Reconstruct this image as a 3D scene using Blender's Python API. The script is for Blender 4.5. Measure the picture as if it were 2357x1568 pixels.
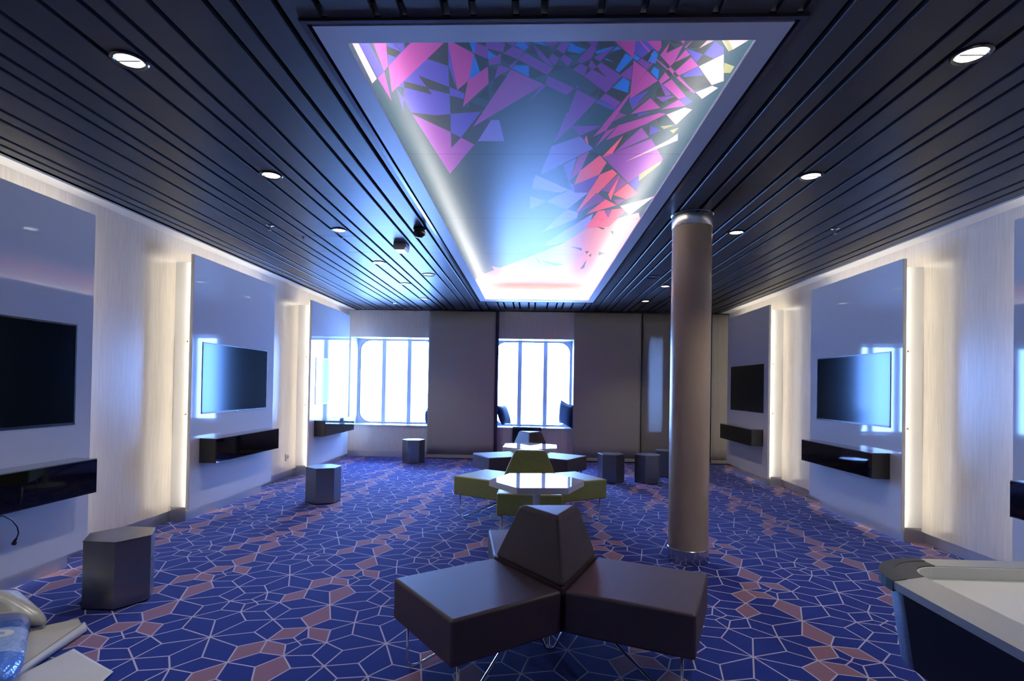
import bpy, bmesh, math, random
from mathutils import Vector, Matrix
from mathutils.geometry import tessellate_polygon

# ------------------------------------------------------------------ scene, camera, world, exposure
for o in list(bpy.data.objects):
    bpy.data.objects.remove(o)
SC = bpy.context.scene
COL = SC.collection
FW = 2357.0
F_PX, CX, CY, CAM_H = 1241.968, 1176.514, 874.839, 1.282
R_ = Vector((0.99907, 0.03967, 0.01718))
U_ = Vector((-0.01671, -0.01221, 0.99979))
F_ = Vector((-0.03987, 0.99914, 0.01154))
cam_data = bpy.data.cameras.new('camera')
cam_data.sensor_fit = 'HORIZONTAL'
cam_data.sensor_width = 36.0
cam_data.lens = 36.0 * F_PX / FW
cam_data.shift_x = (FW / 2 - CX) / FW
cam_data.shift_y = (CY - 1568 / 2) / FW
cam_data.clip_start = 0.05
cam = bpy.data.objects.new('camera', cam_data)
COL.objects.link(cam)
m3 = Matrix((R_, U_, -F_)).transposed()
cam.matrix_world = Matrix.Translation((0, 0, CAM_H)) @ m3.to_4x4()
SC.camera = cam

SC.view_settings.view_transform = 'Standard'
SC.view_settings.look = 'None'
SC.view_settings.gamma = 1.0
SC.view_settings.use_curve_mapping = False
SC.view_settings.exposure = 0.57
try:
    SC.cycles.use_denoising = True
    SC.cycles.use_light_tree = False
    SC.cycles.denoiser = 'OPENIMAGEDENOISE'
    SC.cycles.use_adaptive_sampling = True
    SC.cycles.adaptive_threshold = 0.04
    SC.cycles.max_bounces = 5
    SC.cycles.diffuse_bounces = 3
    SC.cycles.glossy_bounces = 3
    SC.cycles.transparent_max_bounces = 12
    SC.cycles.caustics_reflective = False
    SC.cycles.caustics_refractive = False
    SC.cycles.sample_clamp_indirect = 8.0
except Exception:
    pass

SKY_COL = (0.21, 0.415, 1.0)      # cold overcast daylight against the warm white balance of the lamps
SKY_STR = 42.0
LED_COL = (1.0, 0.945, 0.845)
LED_STR = 12.0                    # strips behind the wall panels
COVE_STR = 44.0                   # strips in the ceiling cove
SPOT_W = 16.0                     # each recessed downlight
world = bpy.data.worlds.new('overcast_sky')
SC.world = world
world.use_nodes = True
bg = world.node_tree.nodes['Background']
bg.inputs['Color'].default_value = (*SKY_COL, 1)
bg.inputs['Strength'].default_value = SKY_STR

# room measures (metres; camera stands at x = 0, y = 0)
CEIL = 2.6
WL, WR = -3.275, 3.345            # finished wall faces left and right
PL, PR = -3.061, 3.127            # fronts of the white wall panels
YN, YB = -1.8, 9.45               # wall behind the camera, window wall
YWIN = 9.90                       # plane of the window frames
WINS = [(-3.235, -1.785), (-0.725, 0.715), (1.77, 3.215)]
WZ0, WZ1 = 0.555, 2.115
for i in (0, 1):                  # sky portals only steer the sampling of the daylight through the two open windows
    x0, x1 = WINS[i]
    ld = bpy.data.lights.new('window_portal', 'AREA')
    ld.shape = 'RECTANGLE'; ld.size = x1 - x0; ld.size_y = WZ1 - WZ0
    ld.cycles.is_portal = True
    lo = bpy.data.objects.new('window_portal', ld); COL.objects.link(lo)
    lo.location = ((x0 + x1) / 2, YWIN + 0.06, (WZ0 + WZ1) / 2)
    lo.rotation_euler = (math.radians(-90), 0, 0)

# ------------------------------------------------------------------ helpers
def link(o, parent=None):
    COL.objects.link(o)
    if parent is not None:
        o.parent = parent
    return o

def tag(o, label=None, cat=None, group=None, kind=None):
    if label: o['label'] = label
    if cat: o['category'] = cat
    if group: o['group'] = group
    if kind: o['kind'] = kind
    return o

def empty(name, loc=(0, 0, 0), rz=0.0):
    o = bpy.data.objects.new(name, None)
    o.empty_display_size = 0.1
    o.location = loc; o.rotation_euler = (0, 0, rz)
    return link(o)

def obj_from(name, verts, faces, mat, parent=None, smooth=False):
    me = bpy.data.meshes.new(name)
    me.from_pydata([tuple(v) for v in verts], [], faces)
    me.update()
    bm = bmesh.new(); bm.from_mesh(me)
    bmesh.ops.recalc_face_normals(bm, faces=bm.faces)
    bm.to_mesh(me); bm.free()
    if smooth:
        for p in me.polygons: p.use_smooth = True
    o = bpy.data.objects.new(name, me)
    if mat is not None: me.materials.append(mat)
    return link(o, parent)

def obj_bm(name, bm, mat, parent=None, smooth=False, wn=False):
    bmesh.ops.recalc_face_normals(bm, faces=bm.faces)
    me = bpy.data.meshes.new(name)
    bm.to_mesh(me); bm.free()
    if smooth:
        for p in me.polygons: p.use_smooth = True
    o = bpy.data.objects.new(name, me)
    if mat is not None: me.materials.append(mat)
    link(o, parent)
    if wn:
        w = o.modifiers.new('weighted_normals', 'WEIGHTED_NORMAL'); w.keep_sharp = True
    return o

def copy_tree(o, parent=None):
    c = o.copy(); COL.objects.link(c); c.parent = parent
    for ch in list(o.children):
        copy_tree(ch, c)
    return c

def bm_box(bm, x0, x1, y0, y1, z0, z1):
    v = [bm.verts.new(p) for p in ((x0, y0, z0), (x1, y0, z0), (x1, y1, z0), (x0, y1, z0), (x0, y0, z1), (x1, y0, z1), (x1, y1, z1), (x0, y1, z1))]
    for f in ((0, 3, 2, 1), (4, 5, 6, 7), (0, 1, 5, 4), (1, 2, 6, 5), (2, 3, 7, 6), (3, 0, 4, 7)):
        bm.faces.new([v[i] for i in f])

def box(name, x0, x1, y0, y1, z0, z1, mat, parent=None, bev=0.0, seg=2):
    bm = bmesh.new()
    bm_box(bm, min(x0, x1), max(x0, x1), min(y0, y1), max(y0, y1), min(z0, z1), max(z0, z1))
    if bev:
        bmesh.ops.bevel(bm, geom=list(bm.edges), offset=bev, segments=seg, profile=0.5, affect='EDGES')
    return obj_bm(name, bm, mat, parent, smooth=bool(bev), wn=bool(bev))

def bm_prism(bm, pts, z0, z1, pts_top=None):
    pt = pts_top or pts
    a = [bm.verts.new((x, y, z0)) for x, y in pts]
    b = [bm.verts.new((x, y, z1)) for x, y in pt]
    n = len(pts)
    bm.faces.new(a[::-1]); bm.faces.new(b)
    for i in range(n):
        j = (i + 1) % n
        bm.faces.new((a[i], a[j], b[j], b[i]))

def prism(name, pts, z0, z1, mat, parent=None, bev=0.0, seg=2, pts_top=None):
    bm = bmesh.new(); bm_prism(bm, pts, z0, z1, pts_top)
    if bev:
        bmesh.ops.bevel(bm, geom=list(bm.edges), offset=bev, segments=seg, profile=0.5, affect='EDGES')
    return obj_bm(name, bm, mat, parent, smooth=bool(bev), wn=bool(bev))

def bm_tube(bm, path, r, n=8, cap=True):
    path = [Vector(p) for p in path]
    rings = []
    t0 = (path[1] - path[0]).normalized()
    ref = Vector((0, 0, 1)) if abs(t0.z) < 0.9 else Vector((1, 0, 0))
    nrm = t0.cross(ref).normalized()
    for i, p in enumerate(path):
        if i == 0: t = path[1] - path[0]
        elif i == len(path) - 1: t = path[-1] - path[-2]
        else: t = (path[i + 1] - path[i]).normalized() + (path[i] - path[i - 1]).normalized()
        t.normalize()
        nrm = (nrm - t * nrm.dot(t)).normalized()
        bi = t.cross(nrm)
        rr = r[i] if isinstance(r, (list, tuple)) else r
        rings.append([bm.verts.new(p + (nrm * math.cos(2 * math.pi * k / n) + bi * math.sin(2 * math.pi * k / n)) * rr) for k in range(n)])
    for a, b in zip(rings, rings[1:]):
        for k in range(n):
            bm.faces.new((a[k], a[(k + 1) % n], b[(k + 1) % n], b[k]))
    if cap:
        bm.faces.new(rings[0][::-1]); bm.faces.new(rings[-1])

def tube(name, path, r, mat, parent=None, n=8):
    bm = bmesh.new(); bm_tube(bm, path, r, n)
    return obj_bm(name, bm, mat, parent, smooth=True)

def bm_lathe(bm, prof, c=(0, 0, 0), n=32):
    rings = []
    for r, z in prof:
        if r < 1e-6:
            rings.append([bm.verts.new((c[0], c[1], c[2] + z))])
        else:
            rings.append([bm.verts.new((c[0] + r * math.cos(2 * math.pi * k / n), c[1] + r * math.sin(2 * math.pi * k / n), c[2] + z)) for k in range(n)])
    for a, b in zip(rings, rings[1:]):
        for k in range(n):
            j = (k + 1) % n
            if len(a) == 1 and len(b) == 1: continue
            if len(a) == 1: bm.faces.new((a[0], b[j], b[k]))
            elif len(b) == 1: bm.faces.new((a[k], a[j], b[0]))
            else: bm.faces.new((a[k], a[j], b[j], b[k]))

def lathe(name, prof, mat, parent=None, c=(0, 0, 0), n=32, smooth=True):
    bm = bmesh.new(); bm_lathe(bm, prof, c, n)
    o = obj_bm(name, bm, mat, parent, smooth=smooth)
    if smooth:
        o.data.set_sharp_from_angle(angle=math.radians(35))
    return o

def rounded_rect(x0, x1, y0, y1, r, n=8):
    pts = []
    for cx, cy, a0 in ((x1 - r, y0 + r, -90), (x1 - r, y1 - r, 0), (x0 + r, y1 - r, 90), (x0 + r, y0 + r, 180)):
        for k in range(n + 1):
            a = math.radians(a0 + 90.0 * k / n)
            pts.append((cx + r * math.cos(a), cy + r * math.sin(a)))
    return pts

def hexagon(r, rot=0.0, c=(0, 0)):
    return [(c[0] + r * math.cos(math.radians(60 * k + rot)), c[1] + r * math.sin(math.radians(60 * k + rot))) for k in range(6)]

# ------------------------------------------------------------------ materials
def new_mat(name):
    m = bpy.data.materials.new(name); m.use_nodes = True
    nt = m.node_tree
    return m, nt, nt.nodes['Principled BSDF']

def mat(name, col, rough=0.5, metal=0.0, spec=0.5, coat=0.0, coat_rough=0.03, noise=0.0, nscale=40.0, stretch=(1, 1, 1), bump=0.0, bscale=200.0, sheen=0.0, rough_var=0.0):
    m, nt, b = new_mat(name)
    N, L = nt.nodes, nt.links
    b.inputs['Base Color'].default_value = (*col, 1)
    b.inputs['Roughness'].default_value = rough
    b.inputs['Metallic'].default_value = metal
    b.inputs['Specular IOR Level'].default_value = spec
    b.inputs['Coat Weight'].default_value = coat
    b.inputs['Coat Roughness'].default_value = coat_rough
    b.inputs['Sheen Weight'].default_value = sheen; b.inputs['Sheen Roughness'].default_value = 0.45
    if noise or bump or rough_var:
        tc = N.new('ShaderNodeTexCoord'); mp = N.new('ShaderNodeMapping')
        mp.inputs['Scale'].default_value = stretch
        L.new(tc.outputs['Object'], mp.inputs['Vector'])
    if noise or rough_var:
        nz = N.new('ShaderNodeTexNoise'); nz.inputs['Scale'].default_value = nscale; nz.inputs['Detail'].default_value = 4
        L.new(mp.outputs['Vector'], nz.inputs['Vector'])
    if noise:
        rp = N.new('ShaderNodeValToRGB')
        rp.color_ramp.elements[0].position = 0.3; rp.color_ramp.elements[1].position = 0.7
        rp.color_ramp.elements[0].color = (*[max(0, c * (1 - noise)) for c in col], 1)
        rp.color_ramp.elements[1].color = (*[min(1, c * (1 + noise)) for c in col], 1)
        L.new(nz.outputs['Fac'], rp.inputs['Fac']); L.new(rp.outputs['Color'], b.inputs['Base Color'])
    if rough_var:
        mr = N.new('ShaderNodeMapRange')
        mr.inputs['To Min'].default_value = max(0.02, rough - rough_var); mr.inputs['To Max'].default_value = rough + rough_var
        L.new(nz.outputs['Fac'], mr.inputs['Value']); L.new(mr.outputs['Result'], b.inputs['Roughness'])
    if bump:
        n2 = N.new('ShaderNodeTexNoise'); n2.inputs['Scale'].default_value = bscale; n2.inputs['Detail'].default_value = 3
        L.new(mp.outputs['Vector'], n2.inputs['Vector'])
        bp = N.new('ShaderNodeBump'); bp.inputs['Strength'].default_value = bump; bp.inputs['Distance'].default_value = 0.002
        L.new(n2.outputs['Fac'], bp.inputs['Height']); L.new(bp.outputs['Normal'], b.inputs['Normal'])
    return m

def emis(name, col, strength):
    m, nt, b = new_mat(name)
    b.inputs['Base Color'].default_value = (*col, 1)
    b.inputs['Emission Color'].default_value = (*col, 1)
    b.inputs['Emission Strength'].default_value = strength
    return m

M = {}
M['wood'] = mat('bleached_wood_laminate', (0.65, 0.59, 0.52), rough=0.28, noise=0.09, nscale=9.0, stretch=(14, 14, 0.5), spec=0.4)
M['steel_base'] = mat('brushed_steel_skirting', (0.58, 0.58, 0.59), rough=0.34, metal=1.0, rough_var=0.06, nscale=6.0)
M['white_trim'] = mat('white_painted_trim', (0.72, 0.71, 0.70), rough=0.45)
M['slat'] = mat('dark_satin_metal_slat', (0.055, 0.056, 0.062), rough=0.42, metal=0.0, spec=0.21, rough_var=0.04, nscale=3.0, stretch=(1, 6, 1))
M['black_void'] = mat('black_ceiling_void', (0.004, 0.004, 0.006), rough=0.9, spec=0.1)
M['cove_frame'] = mat('grey_white_painted_frame', (0.52, 0.51, 0.55), rough=0.42)
M['cove_inside'] = mat('white_cove_lining', (0.82, 0.80, 0.76), rough=0.6)
M['dark_trim'] = mat('dark_anodised_trim', (0.10, 0.10, 0.115), rough=0.22, metal=0.7)
M['lacquer'] = mat('white_gloss_lacquer_panel', (0.66, 0.645, 0.655), rough=0.045, spec=0.38, noise=0.02, nscale=300)
M['panel_edge'] = mat('cream_panel_edge', (0.84, 0.82, 0.75), rough=0.4)
M['white_box'] = mat('white_painted_backing_box', (0.82, 0.81, 0.78), rough=0.5)
M['screw'] = mat('steel_screw_head', (0.45, 0.44, 0.42), rough=0.35, metal=1.0)
M['tv_screen'] = mat('black_glossy_screen', (0.003, 0.004, 0.005), rough=0.12, spec=0.30)
M['tv_screen'].node_tree.nodes['Principled BSDF'].inputs['Specular Tint'].default_value = (0.22, 0.62, 1.0, 1)   # blue-green anti-reflection coating
M['tv_bezel'] = mat('black_plastic_bezel', (0.006, 0.007, 0.010), rough=0.25)
M['shelf_glass'] = mat('black_glass_front', (0.002, 0.002, 0.003), rough=0.04, spec=0.4)
M['shelf_body'] = mat('dark_bronze_shelf_body', (0.035, 0.032, 0.030), rough=0.35, metal=0.2)
M['shelf_top'] = mat('grey_gloss_shelf_top', (0.17, 0.17, 0.19), rough=0.06, spec=0.6, coat=0.4)
M['stool'] = mat('brushed_gunmetal', (0.24, 0.235, 0.24), rough=0.30, metal=0.92, rough_var=0.07, nscale=5.0, stretch=(1, 1, 4))
M['stool_foot'] = mat('black_stool_foot', (0.01, 0.01, 0.012), rough=0.7)
M['leather'] = mat('aubergine_leather', (0.042, 0.019, 0.030), rough=0.58, spec=1.0, bump=0.12, bscale=420, noise=0.10, nscale=30)
M['green'] = mat('olive_green_leather', (0.25, 0.27, 0.05), rough=0.42, spec=0.8, sheen=0.12, bump=0.12, bscale=420, noise=0.08, nscale=30)
M['chrome'] = mat('polished_chrome', (0.75, 0.75, 0.77), rough=0.08, metal=1.0)
M['table_white'] = mat('white_gloss_laminate', (0.78, 0.78, 0.80), rough=0.03, spec=0.6, coat=0.5)
M['column'] = mat('beige_semi_gloss_column', (0.52, 0.385, 0.26), rough=0.27, spec=0.5, noise=0.03, nscale=4)
M['ring'] = mat('polished_steel_ring', (0.62, 0.61, 0.60), rough=0.20, metal=1.0)
M['curtain'] = mat('taupe_woven_curtain', (0.36, 0.33, 0.29), rough=0.9, spec=0.15, noise=0.12, nscale=260, bump=0.25, bscale=500)

M['navy_sheet'] = mat('plain_navy_sheet', (0.05, 0.055, 0.09), rough=0.9, spec=0.1)
M['win_frame'] = mat('white_steel_window_frame', (0.62, 0.64, 0.70), rough=0.4)
M['win_liner'] = mat('white_window_reveal', (0.78, 0.78, 0.80), rough=0.3)
M['sill'] = mat('white_gloss_sill', (0.78, 0.77, 0.78), rough=0.15, spec=0.5)
M['gasket'] = mat('dark_window_gasket', (0.05, 0.06, 0.08), rough=0.6)
M['cushion'] = mat('navy_cushion_fabric', (0.015, 0.035, 0.085), rough=0.8, noise=0.15, nscale=120, bump=0.3, bscale=350)
M['cloth'] = mat('dark_navy_cloth', (0.010, 0.014, 0.030), rough=0.9)
M['rim'] = mat('black_chrome_rim', (0.10, 0.10, 0.10), rough=0.18, metal=0.9)
M['lens'] = emis('downlight_lens', (1.0, 0.98, 0.94), 7.0)
M['reflector'] = mat('downlight_reflector', (0.85, 0.85, 0.85), rough=0.25, metal=0.6)
M['led'] = emis('warm_led_strip', LED_COL, LED_STR)
M['cove_led'] = emis('warm_cove_led_strip', LED_COL, COVE_STR)
M['white_plastic'] = mat('white_plastic', (0.72, 0.71, 0.72), rough=0.4)
M['pinkish_plastic'] = mat('off_white_plastic_housing', (0.50, 0.47, 0.50), rough=0.45)
M['black_plastic'] = mat('black_plastic', (0.008, 0.008, 0.010), rough=0.3)
M['ah_rail'] = mat('brushed_aluminium_rail', (0.50, 0.50, 0.48), rough=0.38, metal=0.75, noise=0.05, nscale=30, stretch=(40, 1, 1))
M['ah_rail_side'] = mat('grey_rail_side', (0.40, 0.42, 0.52), rough=0.4)
M['ah_cap'] = mat('charcoal_rubber_corner', (0.055, 0.053, 0.050), rough=0.55, noise=0.10, nscale=300)
M['ah_cap2'] = mat('darker_corner_edge', (0.030, 0.029, 0.029), rough=0.5)
M['ah_body'] = mat('black_blue_table_body', (0.006, 0.007, 0.016), rough=0.35)
M['ah_post'] = mat('blue_grey_corner_post', (0.20, 0.27, 0.42), rough=0.7, noise=0.25, nscale=260)
M['ah_field'] = mat('white_playfield', (0.66, 0.66, 0.655), rough=0.25)
M['ah_wall'] = mat('light_grey_inner_wall', (0.55, 0.55, 0.53), rough=0.4)
M['paper'] = mat('off_white_paper_sheet', (0.48, 0.475, 0.46), rough=0.65, noise=0.03, nscale=9)
M['paper_in'] = mat('white_protective_foil', (0.62, 0.62, 0.62), rough=0.5)
M['foil'] = mat('silver_grey_plastic_film', (0.42, 0.41, 0.40), rough=0.28, spec=0.6, noise=0.08, nscale=12, bump=0.9, bscale=14)
M['print_white'] = mat('white_print', (0.66, 0.67, 0.70), rough=0.35)
M['print_blue'] = mat('blue_print', (0.035, 0.10, 0.38), rough=0.35)

def glass_mat():
    m = bpy.data.materials.new('clear_window_pane'); m.use_nodes = True
    nt = m.node_tree; nt.nodes.clear()
    out = nt.nodes.new('ShaderNodeOutputMaterial'); mix = nt.nodes.new('ShaderNodeMixShader')
    tr = nt.nodes.new('ShaderNodeBsdfTransparent'); gl = nt.nodes.new('ShaderNodeBsdfGlossy'); fr = nt.nodes.new('ShaderNodeFresnel')
    tr.inputs['Color'].default_value = (0.95, 0.97, 1.0, 1); gl.inputs['Roughness'].default_value = 0.0; fr.inputs['IOR'].default_value = 1.3
    nt.links.new(fr.outputs[0], mix.inputs[0]); nt.links.new(tr.outputs[0], mix.inputs[1]); nt.links.new(gl.outputs[0], mix.inputs[2]); nt.links.new(mix.outputs[0], out.inputs[0])
    return m
M['glass'] = glass_mat()

def sheer_mat():
    m, nt, b = new_mat('sheer_taupe_curtain')
    N, L = nt.nodes, nt.links
    b.inputs['Base Color'].default_value = (0.36, 0.33, 0.29, 1); b.inputs['Roughness'].default_value = 0.9; b.inputs['Specular IOR Level'].default_value = 0.15
    tl = N.new('ShaderNodeBsdfTranslucent'); tl.inputs['Color'].default_value = (0.62, 0.60, 0.58, 1)
    mx = N.new('ShaderNodeMixShader'); mx.inputs[0].default_value = 0.22
    out = N['Material Output']
    L.new(b.outputs[0], mx.inputs[1]); L.new(tl.outputs[0], mx.inputs[2]); L.new(mx.outputs[0], out.inputs['Surface'])
    return m
M['sheer'] = sheer_mat()

def carpet_mat(name, col, var):
    m, nt, b = new_mat(name)
    N, L = nt.nodes, nt.links
    tc = N.new('ShaderNodeTexCoord')
    nz = N.new('ShaderNodeTexNoise'); nz.inputs['Scale'].default_value = 420; nz.inputs['Detail'].default_value = 2
    L.new(tc.outputs['Object'], nz.inputs['Vector'])
    rp = N.new('ShaderNodeValToRGB'); rp.color_ramp.elements[0].position = 0.3; rp.color_ramp.elements[1].position = 0.72
    rp.color_ramp.elements[0].color = (*[c * (1 - var) for c in col], 1); rp.color_ramp.elements[1].color = (*[min(1, c * (1 + var)) for c in col], 1)
    L.new(nz.outputs['Fac'], rp.inputs['Fac']); L.new(rp.outputs['Color'], b.inputs['Base Color'])
    b.inputs['Roughness'].default_value = 0.95; b.inputs['Specular IOR Level'].default_value = 0.08
    b.inputs['Sheen Weight'].default_value = 0.15; b.inputs['Sheen Roughness'].default_value = 0.5
    bp = N.new('ShaderNodeBump'); bp.inputs['Strength'].default_value = 0.35; bp.inputs['Distance'].default_value = 0.003
    L.new(nz.outputs['Fac'], bp.inputs['Height']); L.new(bp.outputs['Normal'], b.inputs['Normal'])
    return m
M['carpet_navy'] = carpet_mat('carpet_navy', (0.006, 0.018, 0.190), 0.35)
M['carpet_pink'] = carpet_mat('carpet_mauve', (0.215, 0.11, 0.165), 0.22)
M['carpet_line'] = carpet_mat('carpet_pale_line', (0.40, 0.36, 0.49), 0.15)

# woven repeat of the carpet (one square cell) and outline of the printed shards of the mural
CV = [(0.015, 0.883), (0.205, 0.953), (0.313, 0.871), (0.203, 0.799), (0.092, 0.189), (0.23, 0.213), (0.333, 0.111), (0.457, 0.135), (0.431, 0.016), (0.466, 0.872), (0.423, 0.837), (0.502, 0.022), (0.581, 0.115), (0.612, -0.021), (0.502, 0.836), (0.463, 0.729), (0.339, 0.75), (0.237, 0.652), (0.097, 0.688), (0.383, 0.621), (0.459, 0.427), (0.268, 0.512), (0.545, 0.622), (0.593, 0.744), (0.686, 0.652), (0.719, 0.799), (0.65, 0.501), (0.78, 0.556), (0.758, 0.433), (0.647, 0.355), (0.676, 0.211), (0.532, 0.242), (0.775, 0.311), (0.369, 0.244), (0.263, 0.352), (0.158, 0.437), (0.709, 0.074), (0.897, 0.294), (0.82, 0.182), (0.832, 0.688), (0.017, 0.581), (0.139, 0.554), (0.059, 0.467), (-0.024, 0.468), (0.018, 0.436), (0.863, 0.402), (0.053, 0.398), (0.132, 0.313)]
CF = [(0, [(0, 0, 0), (1, 0, 0), (2, 0, 0), (3, 0, 0)]), (0, [(0, 0, -1), (4, 0, 0), (5, 0, 0), (1, 0, -1)]), (0, [(5, 0, 0), (6, 0, 0), (2, 0, -1), (1, 0, -1)]), (1, [(2, 0, -1), (6, 0, 0), (7, 0, 0), (8, 0, 0)]), (0, [(2, 0, 0), (8, 0, 1), (9, 0, 0), (10, 0, 0)]), (0, [(8, 0, 0), (7, 0, 0), (11, 0, 0), (9, 0, -1)]), (1, [(7, 0, 0), (12, 0, 0), (13, 0, 0), (11, 0, 0)]), (0, [(9, 0, 0), (11, 0, 1), (13, 0, 1), (14, 0, 0)]), (0, [(9, 0, 0), (14, 0, 0), (15, 0, 0), (10, 0, 0)]), (1, [(2, 0, 0), (10, 0, 0), (15, 0, 0), (16, 0, 0)]), (1, [(3, 0, 0), (2, 0, 0), (16, 0, 0), (17, 0, 0)]), (0, [(0, 0, 0), (3, 0, 0), (17, 0, 0), (18, 0, 0)]), (0, [(17, 0, 0), (16, 0, 0), (15, 0, 0), (19, 0, 0)]), (0, [(17, 0, 0), (19, 0, 0), (20, 0, 0), (21, 0, 0)]), (1, [(19, 0, 0), (15, 0, 0), (22, 0, 0), (20, 0, 0)]), (0, [(15, 0, 0), (14, 0, 0), (13, 0, 1), (23, 0, 0)]), (0, [(15, 0, 0), (23, 0, 0), (24, 0, 0), (22, 0, 0)]), (0, [(23, 0, 0), (13, 0, 1), (25, 0, 0), (24, 0, 0)]), (0, [(20, 0, 0), (22, 0, 0), (24, 0, 0), (26, 0, 0)]), (0, [(24, 0, 0), (27, 0, 0), (28, 0, 0), (26, 0, 0)]), (0, [(20, 0, 0), (26, 0, 0), (28, 0, 0), (29, 0, 0)]), (0, [(20, 0, 0), (29, 0, 0), (30, 0, 0), (31, 0, 0)]), (0, [(29, 0, 0), (28, 0, 0), (32, 0, 0), (30, 0, 0)]), (1, [(33, 0, 0), (20, 0, 0), (31, 0, 0), (7, 0, 0)]), (0, [(20, 0, 0), (33, 0, 0), (5, 0, 0), (34, 0, 0)]), (0, [(20, 0, 0), (34, 0, 0), (35, 0, 0), (21, 0, 0)]), (0, [(7, 0, 0), (31, 0, 0), (30, 0, 0), (12, 0, 0)]), (0, [(12, 0, 0), (30, 0, 0), (36, 0, 0), (13, 0, 0)]), (0, [(30, 0, 0), (32, 0, 0), (37, 0, 0), (38, 0, 0)]), (0, [(30, 0, 0), (38, 0, 0), (0, 1, -1), (36, 0, 0)]), (0, [(0, 1, 0), (36, 0, 1), (13, 0, 1), (25, 0, 0)]), (0, [(0, 1, 0), (25, 0, 0), (24, 0, 0), (39, 0, 0)]), (0, [(0, 0, 0), (39, -1, 0), (40, 0, 0), (18, 0, 0)]), (0, [(24, 0, 0), (27, 0, 0), (40, 1, 0), (39, 0, 0)]), (0, [(18, 0, 0), (40, 0, 0), (41, 0, 0), (17, 0, 0)]), (1, [(41, 0, 0), (17, 0, 0), (21, 0, 0), (35, 0, 0)]), (0, [(40, 0, 0), (42, 0, 0), (35, 0, 0), (41, 0, 0)]), (0, [(40, 0, 0), (43, 0, 0), (44, 0, 0), (42, 0, 0)]), (0, [(43, 1, 0), (28, 0, 0), (45, 0, 0), (44, 1, 0)]), (0, [(44, 0, 0), (45, -1, 0), (37, -1, 0), (46, 0, 0)]), (0, [(44, 0, 0), (46, 0, 0), (35, 0, 0), (42, 0, 0)]), (0, [(28, 0, 0), (27, 0, 0), (40, 1, 0), (43, 1, 0)]), (0, [(28, 0, 0), (32, 0, 0), (37, 0, 0), (45, 0, 0)]), (0, [(37, -1, 0), (47, 0, 0), (35, 0, 0), (46, 0, 0)]), (0, [(37, -1, 0), (4, 0, 0), (5, 0, 0), (47, 0, 0)]), (0, [(35, 0, 0), (47, 0, 0), (5, 0, 0), (34, 0, 0)]), (0, [(0, 0, -1), (38, -1, 0), (37, -1, 0), (4, 0, 0)]), (0, [(5, 0, 0), (6, 0, 0), (7, 0, 0), (33, 0, 0)])]
CO = (-1.6080, 2.6630)
CP = 0.8915
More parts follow.
